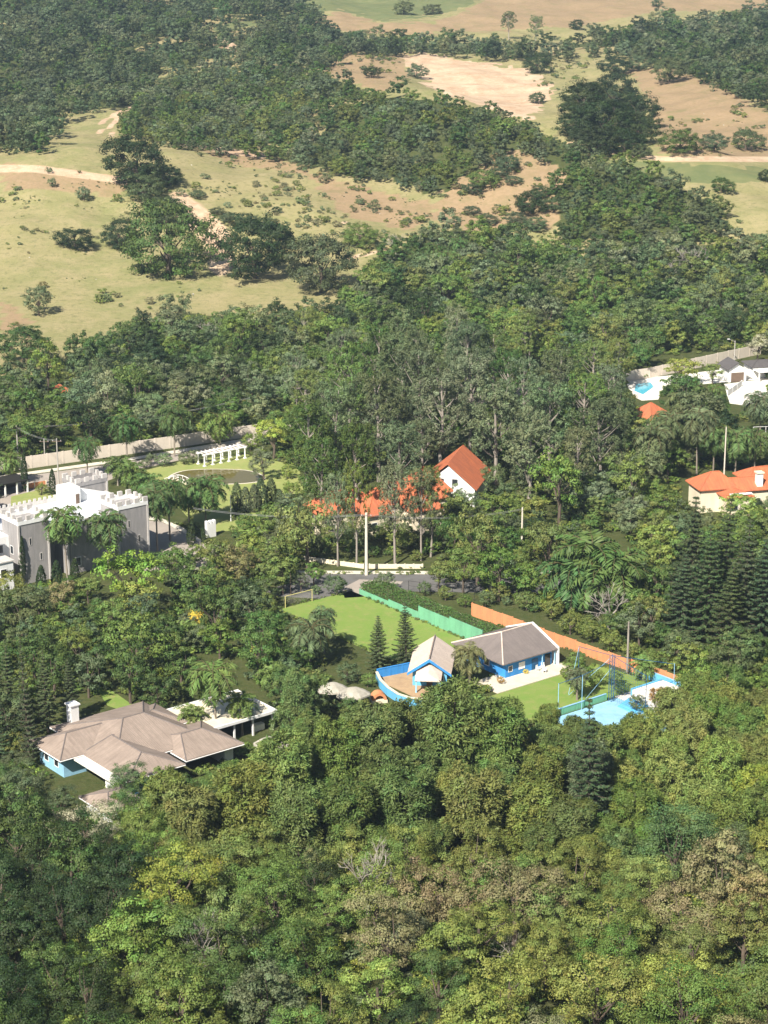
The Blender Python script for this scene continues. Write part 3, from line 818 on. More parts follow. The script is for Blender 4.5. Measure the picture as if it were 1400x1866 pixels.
def curved_wall(name, label, pts, h, th, mat, cap):
    t = thing(name, label, 'wall', (pts[0][0], pts[0][1], 0))
    P = [Vector((x - pts[0][0], y - pts[0][1], 0)) for x, y in pts]
    nn = []
    for i in range(len(P)):
        d = (P[min(i + 1, len(P) - 1)] - P[max(i - 1, 0)]).normalized(); nn.append(Vector((-d.y, d.x, 0)))
    def strip(nm, t0, t1, z0, z1, mt):
        vs = []; fs = []
        for p, n_ in zip(P, nn):
            for off, z in ((t0, z0), (t1, z0), (t1, z1), (t0, z1)): vs.append((p.x + n_.x * off, p.y + n_.y * off, z))
        for i in range(len(P) - 1):
            a = 4 * i; b = a + 4
            for k in range(4): fs.append((a + k, a + (k + 1) % 4, b + (k + 1) % 4, b + k))
        fs += [(3, 2, 1, 0), tuple(4 * (len(P) - 1) + k for k in range(4))]
        MB().add(vs, fs).build(nm, mt, t)
    strip('wall_face', 0, th, -.1, h, mat)
    strip('coping', -.08, th + .08, h + .003, h + .12, cap)
    return t
cw = [atz(685, 1224, 1.6), atz(692, 1238, 1.6), atz(706, 1252, 1.6), atz(724, 1264, 1.6), atz(745, 1271, 1.6), atz(770, 1274, 1.6)]
curved_wall('curved_wall', 'curved sky blue yard wall left of the gabled house', [(p.x, p.y) for p in cw], 1.5, .3, 'skyblue', 'cream')
panel_wall('back_wall', 'shaded dark blue yard wall below the small pines', atz(688, 1236), atz(757, 1222), 3, 1.6, 'blue', 'blue', .2, cap='blue')
ov = atz(690, 1278)
t = thing('brick_oven', 'small orange arched brick oven beside the curved blue wall', 'oven', ov, .2)
a = MB(); n = 10
vs = [];
for y in (-.9, .9):
    for r in (1.25, .8):
        for k in range(n + 1): vs.append((r * math.cos(math.pi * k / n), y, .5 + r * math.sin(math.pi * k / n)))
m1 = n + 1; fs = []
for k in range(n):
    fs += [(k, k + 1, m1 + k + 1, m1 + k), (2 * m1 + k + 1, 2 * m1 + k, 3 * m1 + k, 3 * m1 + k + 1), (k + 1, k, 2 * m1 + k, 2 * m1 + k + 1), (m1 + k, m1 + k + 1, 3 * m1 + k + 1, 3 * m1 + k)]
a.add(vs, fs).build('arch', 'orangewall', t)
MB().box(-1.35, 1.35, -1, 1, -.1, .497).build('base', 'cream', t); MB().box(-.8, .8, .6, .85, .5, 1.25).build('back', 'brown', t)
def kiosk(px, py, r, label):
    p = atz(px, py, 2.6); p.z = 0
    t = thing('garden_canopy', label, 'canopy', p, .3, None)
    vs = []; fs = []; n = 14; prof = [(1, 2.1), (.99, 2.35), (.7, 2.9), (.35, 3.35), (.02, 3.6)]
    for j, (rr, z) in enumerate(prof):
        for k in range(n):
            a = 2 * math.pi * k / n; w = 1 + .05 * math.sin(5 * a + px)
            vs.append((r * rr * w * math.cos(a), r * rr * .75 * w * math.sin(a), z))
    for j in range(len(prof) - 1):
        for k in range(n): fs.append((j * n + k, j * n + (k + 1) % n, (j + 1) * n + (k + 1) % n, (j + 1) * n + k))
    MB().add(vs, fs).build('canopy_roof', 'thatch', t)
    for k in range(4):
        a = math.pi / 4 + k * math.pi / 2
        MB().tube((r * .75 * math.cos(a), r * .55 * math.sin(a), 0), (r * .75 * math.cos(a), r * .55 * math.sin(a), 2.4), .09).build('post', 'brown', t)
kiosk(606, 1253, 2.6, 'pale rounded garden canopy left of the curved blue wall, left one')
kiosk(644, 1262, 2.9, 'pale rounded garden canopy beside the small orange oven')
kiosk(498, 1352, 3.2, 'white garden canopy glimpsed through trees right of the brown roofed house')

# court posts and cables
t = estate('net_tower', 'tall blue steel net frame of the sports court beside the garden lawn', 'sports frame', 238.6, 241.2)
def lattice(x, y, h, w=.3):
    m = MB()
    c = [(x - w, y - w), (x + w, y - w), (x + w, y + w), (x - w, y + w)]
    for p in c: m.tube((p[0], p[1], 0), (p[0], p[1], h), .05, .05, 5)
    z = 0; k = 0
    while z < h - .5:
        for i in range(4):
            p = c[i]; q = c[(i + 1) % 4]
            m.tube((p[0], p[1], z), (q[0], q[1], z + .55), .022, .022, 4)
        z += .55
    return m
lattice(0, 0, 8.2).build('lattice_mast', 'navy', t)
for (x, y, h) in ((0, 8, 7.4), (-6.5, .2, 6.2), (-11.8, .2, 6), (0, -8, 7), (8.5, -6, 6.5)): MB().tube((x, y, 0), (x, y, h), .06, .06, 6).build('post', 'navy' if x == 0 else 'paleblue', t)
for a, b in (((0, 0, 8.1), (0, 8, 7.35)), ((0, 0, 8.1), (0, -8, 6.95)), ((0, 0, 7.2), (-6.5, .2, 6.1)), ((-6.5, .2, 6.1), (-11.8, .2, 5.95)), ((0, 0, 8.1), (8.5, -6, 6.4))):
    MB().tube(a, b, .045, .045, 5).build('top_rail', 'navy', t)
for a, b in (((0, 8, 7.3), (-5.5, 4.5, 1.2)), ((0, 0, 6), (-2.6, 3.4, 0)), ((0, 0, 8), (-4, 6, .2))): MB().tube(a, b, .035, .035, 4).build('stay', 'paleblue', t)
nt_ = MB()
for k in range(1, 17): nt_.tube((0, -k * .5, .2), (0, -k * .5, 8.0 - k * .065), .012, .012, 3, False)
for k in range(1, 15): nt_.tube((0, 0, k * .5), (0, -8, k * .5), .012, .012, 3, False)
nt_.build('net', 'navy', t)
# blue slide-like steps by the terrace
t = estate('terrace_steps', 'sky blue painted steps down from the white terrace', 'steps', 240.6, 236.5)
for k in range(5): MB().box(-.2 - k * .55, -.2 - (k + 1) * .55 + .004, -2.2, 2.2, 0.05, 1.0 - k * .19).build('step', 'skyblue', t)
MB().box(-.19, 1.2, -2.6, 2.6, .092, 1.05).build('landing', 'white', t)
t = estate('pool_hut', 'low white terrace block with pale blue edge beside orange wall', 'terrace block', 245.5, 238)
MB().box(-3, 4.2, -2.5, 2.2, .092, 1.4).build('block', 'terrace', t); MB().box(-3.1, 4.3, 2.203, 2.5, .092, 1.6).build('blue_edge', 'skyblue', t)

# goal
t = estate('goal', 'yellow framed football goal at the far left corner of the lawn', 'goal', 223.2, 312.3)
for x in (0, 6.2): MB().tube((x, 0, 0), (x, 0, 2.35), .07, .07, 8).build('post', 'yellow', t)
MB().tube((-.07, 0, 2.35), (6.27, 0, 2.35), .07, .07, 8).build('crossbar', 'yellow', t)
g = MB()
for x in (0, 6.2): g.tube((x, 0, 2.3), (x, 1.4, .05), .03)
for k in range(26): g.tube((k * .248, 0, 2.3), (k * .248, 1.4, .05), .008, .008, 3, False)
for k in range(8): g.tube((0, .17 * k, 2.3 - .28 * k), (6.2, .17 * k, 2.3 - .28 * k), .008, .008, 3, False)
g.build('net', 'concrete', t)

# ------------------------------------------------------------------ large brown roofed house at lower left
t = estate('brown_roof_house', 'large low house with weathered brown tiled hip roofs and blue walls', 'house', 150, 258)
X = lambda b: b - 150
Y = lambda q: q - 258
MB().box(X(157), X(171.6), Y(263.5), Y(280.6), -.1, 3.5).build('wall', 'paleblue', t)
MB().box(X(151.4), X(156.997), Y(270.5), Y(277.8), -.1, 3.5).build('wall', 'paleblue', t)
MB().box(X(155.5), X(163), Y(258.5), Y(263.497), -.1, 3.3).build('wall', 'skyblue', t)
MB().box(X(173.403), X(175), Y(259.3), Y(268.6), -.1, 3.1).build('wall', 'white', t)
MB().box(X(147.2), X(152.2), Y(250), Y(256.8), -.1, 3.0).build('wall', 'white', t)
def hip(x0, x1, y0, y1, ze, zr, ax, h0=None, h1=None, mat='tile_brown', ridge=True):
    r = MB().roof(X(x0), X(x1), Y(y0), Y(y1), ze, zr, ax, h0, h1, .16)
    o = r.build('roof', mat, t)
    n_ = len(r.v); R0 = Vector(r.v[n_ - 2]); R1 = Vector(r.v[n_ - 1])
    m = MB(); m.tube(R0, R1, .12, .12, 6)
    C = [Vector(v) for v in r.v[:4]]
    pr_ = ((0, R0), (3, R0), (1, R1), (2, R1)) if ax == 'x' else ((0, R0), (1, R0), (2, R1), (3, R1))
    for i, Rr in pr_:
        m.tube(C[i], Rr, .11, .11, 6)
    m.build('ridge_tiles', 'tile_grey', o)
    g = MB()
    a = [(X(x0), Y(y0)), (X(x1), Y(y0)), (X(x1), Y(y1)), (X(x0), Y(y1))]
    for i in range(4):
        p = a[i]; q = a[(i + 1) % 4]; g.tube((p[0], p[1], ze - .2), (q[0], q[1], ze - .2), .09, .09, 5)
    g.build('gutter', 'white', o)
    return o
hip(155.6, 172.8, 262.3, 281.8, 3.6, 6.3, 'x', 7.5, 6.0)
hip(150.2, 161, 269.3, 279.2, 3.55, 5.4, 'x', 4.0, 0.5)
hip(154.3, 164.6, 256.8, 270, 3.4, 5.3, 'y', 4.2, 0.5)
hip(165.5, 176.2, 258, 270, 3.3, 4.9, 'x', 3.0, 4.0)
hip(165.5, 173.8, 270, 279.6, 3.7, 5.0, 'x', .5, 3.5)
hip(146.2, 153.2, 248.8, 257.2, 3.1, 4.6, 'x', 2.5, 2.5)
ch = MB().box(X(158.6), X(160.0), Y(280.2), Y(281.6), 2, 6.7).build('chimney', 'white', t)
MB().box(X(158.4), X(160.2), Y(280.0), Y(281.8), 6.703, 6.95).build('chimney_cap', 'white', ch)
MB().box(X(153.6), X(154.29), Y(258), Y(262), 0, 3.2).build('white_wall', 'white', t)
MB().box(X(152.5), X(154.2), Y(257.6), Y(269.2), 3.0, 3.25).build('flat_roof', 'terrace', t)
for q in (272, 275): window(t, Y(q), Y(q + 1.3), 1.1, 2.4, X(151.4), facing='x')
window(t, X(157), X(158.5), 1, 2.3, Y(258.5)); window(t, X(160), X(161.4), 1, 2.3, Y(258.5)); pass
t2 = estate('flat_roof_annex', 'pale flat roofed open annex right of the brown roofed house', 'annex', 172.5, 264.8)
MB().box(1.5, 15.2, 1, 11.6, 3.1, 3.35).build('roof_slab', 'cream', t2)
MB().box(1.3, 15.4, .75, .997, 3.05, 3.5).box(15.203, 15.45, 1, 11.6, 3.05, 3.5).box(1.3, 15.4, 11.603, 11.85, 3.05, 3.6).build('roof_edge', 'white', t2)
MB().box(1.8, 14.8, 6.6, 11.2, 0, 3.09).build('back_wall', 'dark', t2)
for x in (7.4, 11, 14.8): MB().box(x - .13, x + .13, 1.2, 1.46, 0, 3.09).build('post', 'white', t2)
w2 = window(t2, 9, 11.4, .9, 2.3, 6.6, name='window')
MB().box(11.9, 13.9, 2.2, 3.2, .1, 1.1).build('counter', 'white', t2)

# ------------------------------------------------------------------ red roofed houses
def simple_house(name, label, loc, rz, parts, wallmat, roofmat, wins=()):
    t = thing(name, label, 'house', loc, rz)
    for (x0, x1, y0, y1, ze, zr, ax, h0, h1) in parts:
        MB().box(x0 + .6, x1 - .6, y0 + .6, y1 - .6, -.2, ze - .17).build('wall', wallmat, t)
        if h0 == 0 or h1 == 0:
            g = MB()
            if ax == 'y':
                xm = (x0 + x1) / 2
                for yy, hh in ((y0 + .6, h0), (y1 - .75, h1)):
                    g = MB()
                    if hh == 0: k = (x1 - x0 - 1.2) / (x1 - x0); g.add([(x0 + .6, yy, ze - .16), (x1 - .6, yy, ze - .16), (xm, yy, ze - .16 + (zr - ze) * k), (x0 + .6, yy + .15, ze - .16), (x1 - .6, yy + .15, ze - .16), (xm, yy + .15, ze - .16 + (zr - ze) * k)], [(0, 1, 2), (5, 4, 3), (0, 3, 4, 1), (1, 4, 5, 2), (2, 5, 3, 0)])
                    if g.v: g.build('gable', wallmat, t)
        if ax == 'y' and h0 == 0:
            # open gable: two slabs so that the gable wall shows
            xm = (x0 + x1) / 2
            for s, xe in ((-1, x0), (1, x1)):
                vs = [(xm + s * .003, y0, zr), (xm + s * .003, y1, zr), (xe, y1, ze), (xe, y0, ze)]
                vs += [(x, y, z - .2) for x, y, z in vs]
                fs = [(0, 1, 2, 3), (7, 6, 5, 4), (0, 3, 7, 4), (1, 0, 4, 5), (2, 1, 5, 6), (3, 2, 6, 7)]
                if s > 0: fs = [tuple(reversed(f)) for f in fs]
                MB().add(vs, fs).build('roof_slope', roofmat, t)
        else:
            r = MB().roof(x0, x1, y0, y1, ze, zr, ax, h0, h1)
            o = r.build('roof', roofmat, t)
            R0 = r.v[-2]; R1 = r.v[-1]; m = MB(); m.tube(R0, R1, .14, .14, 6)
            pr_ = ((0, R0), (3, R0), (1, R1), (2, R1)) if ax == 'x' else ((0, R0), (1, R0), (2, R1), (3, R1))
            for i, Rr in pr_: m.tube(r.v[i], Rr, .12, .12, 6)
            m.build('ridge_tiles', roofmat, o)
    for w in wins: window(t, *w[:5], **w[5])
    return t

p = atz(845, 862, 5.5); 
simple_house('red_roof_house', 'white gabled house with steep orange roof among the eucalyptus trees', (15.2, 452, 0), math.radians(-14),
             [(-6.4, 6.4, -7, 9, 5.2, 10.6, 'y', 0, 0)], 'white', 'tile_orange', [(-2.2, -.8, 5.6, 7.2, -6.4, {}), (.8, 2.2, 5.6, 7.2, -6.4, {}), (-3.6, -2.2, 1.4, 3.2, -6.4, {}), (2.2, 3.6, 1.4, 3.2, -6.4, {})])
p = atz(742, 908, 5.0)
simple_house('red_roof_house', 'low wide orange roofed house behind the pale eucalyptus trunks', (p.x, p.y, 0), TH - .2,
             [(-8, 7.5, -4.5, 5, 5.4, 9.4, 'x', 4, 4), (-3.5, 4.5, -8.5, -.5, 4.6, 8.2, 'y', 3.5, .4), (3, 10, -2, 9, 5.8, 9.8, 'y', 3.5, 3.5)], 'cream', 'tile_orange',
             [(-1.5, .2, 1.2, 2.8, -7.9, {}), (1.4, 2.8, 1.2, 2.8, -7.9, {}), (-6.5, -5, 1.3, 2.8, -3.9, {})])
p = atz(628, 924, 4.5)
simple_house('red_roof_house', 'orange roofed house left of the concrete pole, half hidden by trees', (p.x, p.y, 0), TH - .1,
             [(-8, 6.5, -4.5, 4.5, 4.8, 8.4, 'x', 4, 4), (0.5, 7, -8, 0, 4.3, 7.2, 'y', 3.2, .4)], 'cream', 'tile_orange', [(2, 3.4, 1.2, 2.6, -7.4, {}), (-6, -4.6, 1.2, 2.6, -3.9, {})])
p = E2W(329, 304)
t = simple_house('red_roof_house', 'cream house with bright orange hip roofs and white chimney at right', p, TH - math.radians(24),
                 [(-2.5, 6.5, 1.5, 9.5, 5.2, 8.0, 'x', 4.0, 3.0), (4.6, 15.2, 0.5, 8.5, 4.7, 6.6, 'x', .3, 3.0), (1.6, 8.4, -2.5, 3.2, 4.3, 5.4, 'y', 2.0, .3)], 'cream', 'tile_orange',
                 [(3.6, 5.0, 1.2, 3.0, -1.9, {}), (10, 11.4, 1.2, 2.8, 1.1, {})])
c = MB().box(10.6, 11.9, 1.4, 2.7, 4, 8.0).build('chimney', 'white', t); MB().box(10.4, 12.1, 1.2, 2.9, 8.003, 8.3).build('chimney_cap', 'cream', c)
MB().box(3, 8, -2.3, -1.4, 4.75, 4.95).build('porch_ledge', 'white', t)
p = atz(1392, 872, 4)
simple_house('red_roof_house', 'orange roofed house with shaded veranda at the right edge', (p.x, p.y, 0), TH - math.radians(20),
             [(-4.5, 5, -2, 6, 4.0, 6.2, 'x', 3, 3), (2, 12, -4.5, 4, 4.4, 6.8, 'x', 3.5, 3.5)], 'brown', 'tile_orange', [(-2, -.6, 1, 2.6, -1.4, {})])
p = atz(1187, 752, 4)
simple_house('red_roof_house', 'small orange roofed house peeking out below the pool', (p.x, p.y, 0), TH,
             [(-4, 3.5, -4, 4, 3.6, 6.6, 'x', 3.6, 3.6)], 'cream', 'tile_orange', [(-1, .4, 1, 2.4, -3.4, {})])
p = atz(108, 706, 6)
simple_house('red_roof_house', 'tiny orange roof peeking out of the wood at far left', (p.x, p.y, 0), TH,
             [(-2.3, 2.3, -2.3, 2.3, 5.2, 6.8, 'x', 2.2, 2.2)], 'cream', 'tile_orange', [(-1, .4, 1, 2.4, -1.9, {})])
# white house at upper right
p = atz(1346, 697)
t = simple_house('white_house', 'white garage with dark gabled roof and brown door at upper right', (p.x, p.y, 0), math.radians(14),
                 [(-3.2, 3.0, 0, 7.5, 3.6, 5.4, 'y', 0, 0)], 'white', 'tile_dark')
MB().box(-1.9, 1.7, .52, .59, 0, 2.6).build('garage_door', 'brown', t)
p = atz(1384, 690)
t = simple_house('white_house', 'long white house with dark flat-pitched roof at the right edge', (p.x + 1.5, p.y, 0), math.radians(14),
                 [(-3.6, 16, .5, 8, 3.2, 4.2, 'x', 3, 3)], 'white', 'tile_dark', [(0, 1.6, 1, 2.3, 1.1, {}), (4, 5.6, 1, 2.3, 1.1, {})])
MB().box(-3.4, 14, -3.6, .5, 2.6, 2.8).build('terrace_roof', 'white', t)
for x in (-3.1, 1.5, 6): MB().box(x - .15, x + .15, -3.4, -3.1, 0, 2.59).build('post', 'white', t)
panel_wall('white_wall', 'white garden wall below the white garage at right', atz(1326, 722), atz(1352, 704), 3, 1.6, 'white', 'white', .2)
# fence posts at right (sports court)
t = thing('court_fence', 'pale steel court fence at the right edge above the orange roofs', 'fence', atz(1372, 815), TH)
for k in range(4): MB().tube((k * 2.6, -k * 1.5, 0), (k * 2.6, -k * 1.5, 5), .07).build('post', 'white', t)
for z in (2.5, 4.95): MB().tube((0, 0, z), (7.8, -4.5, z), .05).build('rail', 'white', t)

# ------------------------------------------------------------------ poles and cables
def pole(name, px, py0, py1, label, mat='concrete', arm=True, rad=.16, cat='pole', lamp=False):
    p = atz(px, py0); d = p.y * CP + (CAM_H - p.z) * SP
    h = (py0 - py1) / FPX * d / math.cos(math.radians(18))
    t = thing(name, label, cat, p)
    MB().tube((0, 0, -.3), (0, 0, h), rad * 1.15, rad * .75, 8).build('shaft', mat, t)
    if arm:
        MB().box(-1.1, 1.1, -.06, .06, h - .75, h - .6).build('crossarm', 'brown', t)
        for x in (-.9, 0, .9): MB().tube((x, 0, h - .597), (x, 0, h - .4), .06, .04, 6).build('insulator', 'white', t)
    if lamp:
        MB().tube((0, 0, h - .3), (-1.6, -.3, h + .5), .05).build('lamp_arm', 'concrete', t)
        MB().box(-2.2, -1.55, -.45, -.15, h + .45, h + .6).build('lamp_head', 'white', t)
    return p + Vector((0, 0, h))
T = {}
T['a'] = pole('utility_pole', 33, 836, 776, 'grey utility pole by the beige wall at the far left')
T['b'] = pole('utility_pole', 107, 885, 800, 'slim grey utility pole on the road behind the castle')
T['c'] = pole('utility_pole', 82, 838, 800, 'short grey pole between two taller ones by the beige wall')
T['d'] = pole('utility_pole', 668, 1048, 935, 'pale concrete utility pole in front of the red roofed houses', 'kerb', rad=.3)
T['e'] = pole('utility_pole', 1143, 1228, 1132, 'tall pale pole standing behind the orange wall', 'palebark', arm=False, rad=.2)
T['f'] = pole('utility_pole', 951, 1000, 925, 'pale pole among the trees right of the red roofs', 'kerb', arm=False, rad=.2)
T['g'] = pole('street_lamp', 1338, 664, 622, 'street lamp by the beige wall above the white garage', lamp=True, arm=False, cat='street lamp')
T['h'] = pole('utility_pole', 1318, 905, 780, 'pale utility pole beside the orange roofs at right', 'kerb', arm=False)
T['i'] = pole('lamp_post', 421, 950, 902, 'slim white lamp post at the edge of the park', 'white', arm=False, rad=.1, cat='lamp post')
T['j'] = pole('utility_pole', 530, 1085, 1040, 'thin dark pole behind the football goal', 'brown', arm=False, rad=.09)
T['k'] = pole('utility_pole', 1113, 272, 245, 'thin pole before the big dark trees beside the dirt road', 'concrete', arm=False, rad=.15)
T['l'] = pole('lamp_post', 250, 872, 848, 'white globe lamp post left of the park', 'white', arm=False, rad=.1, cat='lamp post')
def cable(a, b, sag, label):
    t = thing('overhead_cable', label, 'cable', (a.x, a.y, a.z), 0, 'overhead power cables')
    for off in (-.35, .35):
        pts = []
        for k in range(13):
            s = k / 12; p = a.lerp(b, s) - a; p.z -= sag * 4 * s * (1 - s); p.y += off; p.z -= .4
            pts.append(p)
        MB().path(pts, [.028] * 13, 4).build('wire', 'wire', t)
cable(T['a'], T['b'], .8, 'cable between the far left pole and the slim road pole')
cable(T['a'], T['a'] + (WB - WA).normalized() * 60 + Vector((0, 0, -.5)), 1.6, 'cable running along the beige boundary wall')
cable(T['d'], T['f'], 1.2, 'cable right of the pale concrete pole')
cable(T['d'], T['d'] + Vector((-34, 6, -.5)), 1.0, 'cable left of the pale concrete pole')
# street-side mesh fence posts near the football lawn
t = thing('mesh_fence', 'dark mesh fence along the street behind the football lawn', 'fence', atz(745, 1078))
fa = Vector((0, 0, 0)); fb = atz(905, 1100) - atz(745, 1078)
for k in range(9):
    q = fa.lerp(fb, k / 8); MB().tube(q, q + Vector((0, 0, 2.2)), .05).build('post', 'dark', t)
for z in (.2, 1.2, 2.15): MB().tube(fa + Vector((0, 0, z)), fb + Vector((0, 0, z)), .03).build('rail', 'dark', t)
#@@PART3
# ------------------------------------------------------------------ vegetation models (unit crown radius, base at the origin)
rng = np.random.default_rng(11)

def unit(v): return v / np.maximum(np.linalg.norm(v, axis=-1, keepdims=True), 1e-6)
def rdir(n, up=0.0):
    d = rng.normal(size=(n, 3)); d[:, 2] += up
    return unit(d)

def leaf_mesh(name, c, nrm, size, aspect, mat, tint=None, along=None):
    """many small leaf faces: centre, facing, size; each a bent pair of triangles"""
    n = len(c)
    nrm = unit(nrm)
    if along is None: t = unit(np.cross(nrm, rng.normal(size=(n, 3))))
    else: t = unit(along - nrm * (along * nrm).sum(1, keepdims=True))
    b = np.cross(nrm, t)
    s = size[:, None]; w = s * aspect
    j = lambda k: (1 + .25 * rng.normal(size=(n, 1))) * k
    v = np.stack([c - t * s * j(.5), c - b * w * j(.5) + nrm * s * .10, c + t * s * j(.5), c + b * w * j(.5) + nrm * s * .10], 1).reshape(-1, 3)
    f = np.arange(4 * n).reshape(n, 4)
    me = bpy.data.meshes.new(name)
    me.vertices.add(len(v)); me.vertices.foreach_set('co', v.ravel())
    me.loops.add(4 * n); me.loops.foreach_set('vertex_index', f.ravel())
    me.polygons.add(n); me.polygons.foreach_set('loop_start', np.arange(0, 4 * n, 4)); me.polygons.foreach_set('loop_total', np.full(n, 4))
    me.update()
    if tint is None: tint = np.stack([rng.random(n), rng.random(n)], 1)
    col = np.ones((n, 4, 4), np.float32); col[:, :, 0] = tint[:, None, 0]; col[:, :, 1] = tint[:, None, 1]
    a = me.color_attributes.new('tint', 'FLOAT_COLOR', 'POINT'); a.data.foreach_set('color', col.ravel())
    me.materials.append(mat)
    return me

def clumps(cc, cd, cr, k, leaf, flat=.75, upb=.25, rnd=.3):
    """leaves gathered in clumps: cc centres, cd outward directions, cr radii"""
    n = len(cc)
    off = rdir(n * k) * (rng.random((n * k, 1)) ** .45)
    off[:, 2] *= flat
    C = np.repeat(cc, k, 0) + off * np.repeat(cr, k)[:, None]
    Nn = .45 * np.repeat(cd, k, 0) + .95 * off + rnd * rng.normal(size=(n * k, 3)); Nn[:, 2] += upb
    sz = leaf * (.7 + .6 * rng.random(n * k))
    ct = np.clip(.5 + .2 * rng.normal(size=(n, 2)), 0, 1)
    tint = np.clip(np.repeat(ct, k, 0) + .10 * rng.normal(size=(n * k, 2)), 0, 1)
    return C, Nn, sz, tint

def crown_round(nl, m, k, leaf, hc=1.45, sz=1.0, spread=.6, lob=(.34, .5), top=.35, flat=.55):
    lc = rdir(nl, top) * (spread * (.55 + .45 * rng.random((nl, 1)))); lc[:, 2] *= sz
    lc = np.vstack([lc, [[0, 0, .05]]])
    lr = np.append(lob[0] + (lob[1] - lob[0]) * rng.random(nl), .55 * min(1, sz + .2))
    cc = []; cd = []
    for i in range(nl + 1):
        d = rdir(int(m * (lr[i] / .42) ** 2), .25)
        p = lc[i] + d * lr[i] * np.array([1, 1, .85 if sz > .7 else .6]) * (.72 + .42 * rng.random((len(d), 1)))
        keep = np.ones(len(p), bool)
        for j in range(nl + 1):
            if j != i: keep &= np.linalg.norm(p - lc[j], axis=1) > lr[j] * .72
        keep &= rng.random(len(p)) > (.24 if leaf < .05 else .15)
        cc.append(p[keep]); cd.append(d[keep])
    cc = np.vstack(cc); cd = np.vstack(cd)
    # a few stray sprigs that break the outline
    e = rng.choice(len(cc), max(4, len(cc) // 9)); cc2 = cc[e] + cd[e] * (.08 + .14 * rng.random((len(e), 1)))
    cc = np.vstack([cc, cc2]); cd = np.vstack([cd, cd[e]])
    cr = (.11 + .12 * rng.random(len(cc)))
    C, Nn, S, T = clumps(cc, cd, cr, k, leaf, flat)
    C[:, 2] += hc
    return (C, Nn, S, T), lc + np.array([0, 0, hc]), lr

def crown_tuft(nt, k, leaf, height=3.0, hc=1.9, wide=1.0):
    """pine-like crown: separate upswept tufts of long narrow leaves on a tall irregular cone"""
    z = rng.random(nt) ** .85
    rad = wide * (1 - .62 * z ** 2.4) * (.55 + .45 * rng.random(nt) ** .5) * (.8 + .25 * np.sin(7 * z + 1))
    a = rng.random(nt) * 2 * np.pi
    base = hc - height * .5
    cc = np.stack([rad * np.cos(a), rad * np.sin(a), base + z * height], 1) + .06 * rng.normal(size=(nt, 3))
    cd = unit(np.stack([np.cos(a), np.sin(a), .75 + .8 * z], 1))
    n = nt * k
    d = unit(np.repeat(cd, k, 0) * .8 + rng.normal(size=(n, 3)) * .62)
    cr = np.repeat(.15 + .12 * rng.random(nt), k)[:, None]
    C = np.repeat(cc, k, 0) + d * cr * (.35 + .65 * rng.random((n, 1)))
    Nn = unit(d * .5 + .5 * rng.normal(size=(n, 3)) + np.array([0, 0, .35]))
    ct = np.clip(.5 + .2 * rng.normal(size=(nt, 2)), 0, 1)
    T = np.clip(np.repeat(ct, k, 0) + .10 * rng.normal(size=(n, 2)), 0, 1)
    return C, Nn, leaf * (.7 + .6 * rng.random(n)), T, d

def limbs(mb, h0, tips, r0, n=5, bend=.25):
    for p in tips:
        p = Vector(p); a = Vector((0, 0, h0 * (.55 + .4 * random.random())))
        m = a.lerp(p, .5) + Vector((random.uniform(-bend, bend), random.uniform(-bend, bend), .12)) * .4
        mb.path([a, m, p], [r0 * .55, r0 * .38, r0 * .14], n)

MODELS = {}
def model(key, crown_me, trunk_me, hc, rr=1.0): MODELS.setdefault(key, []).append((crown_me, trunk_me, hc))

def mk_round(key, n, nl, m, k, leaf, hc=1.2, sz=1.0, spread=.6, mat='leaf', aspect=.62, lob=(.34, .5), bark='bark', top=.35, trunk=True):
    for _ in range(n):
        (C, Nn, S, T), lc, lr = crown_round(nl, m, k, leaf, hc, sz, spread, lob, top)
        cm = leaf_mesh('crown', C, Nn, S, aspect, M[mat], T)
        tm = None
        if trunk:
            tb = MB(); tb.path([(0, 0, -.15), (random.uniform(-.04, .04), random.uniform(-.04, .04), hc * .5), (0, 0, hc)], [.06, .048, .034], 7)
            limbs(tb, hc * .7, lc[:7], .042)
            tm = tb.mesh('trunk', M[bark])
        model(key, cm, tm, hc)

mk_round('R_near', 2, 11, 19, 108, .040, spread=.66, lob=(.26, .46))
mk_round('R_near', 2, 14, 20, 104, .037, spread=.72, lob=(.2, .4), sz=.85)
mk_round('R_near', 2, 8, 18, 96, .048, spread=.6, lob=(.34, .52), sz=1.15, aspect=.75)
mk_round('S_near', 4, 14, 21, 104, .038, hc=1.1, sz=.42, spread=.68, lob=(.28, .42), top=.2)
mk_round('R_mid', 7, 10, 15, 50, .075, spread=.64, lob=(.28, .46))
mk_round('G', 4, 15, 26, 64, .055, hc=.72, sz=.72, spread=.64, top=.3)
mk_round('S_mid', 3, 10, 26, 26, .08, hc=1.05, sz=.45, spread=.68, lob=(.28, .42), top=.2)
mk_round('R_far', 6, 7, 11, 46, .1, mat='leaf_i', trunk=False, hc=1.1)
mk_round('R_farm', 6, 9, 13, 48, .085, mat='leaf_i', trunk=False, hc=1.3)
mk_round('S_far', 3, 8, 14, 20, .125, hc=1.0, sz=.55, spread=.65)
mk_round('bush', 4, 6, 14, 16, .15, hc=.55, sz=.6, spread=.6, mat='leaf_i', trunk=False)
mk_round('shrub', 3, 7, 26, 26, .085, hc=.75, sz=.75, spread=.55)
mk_round('big_leaf', 2, 9, 24, 24, .1, hc=1.2, aspect=.7)

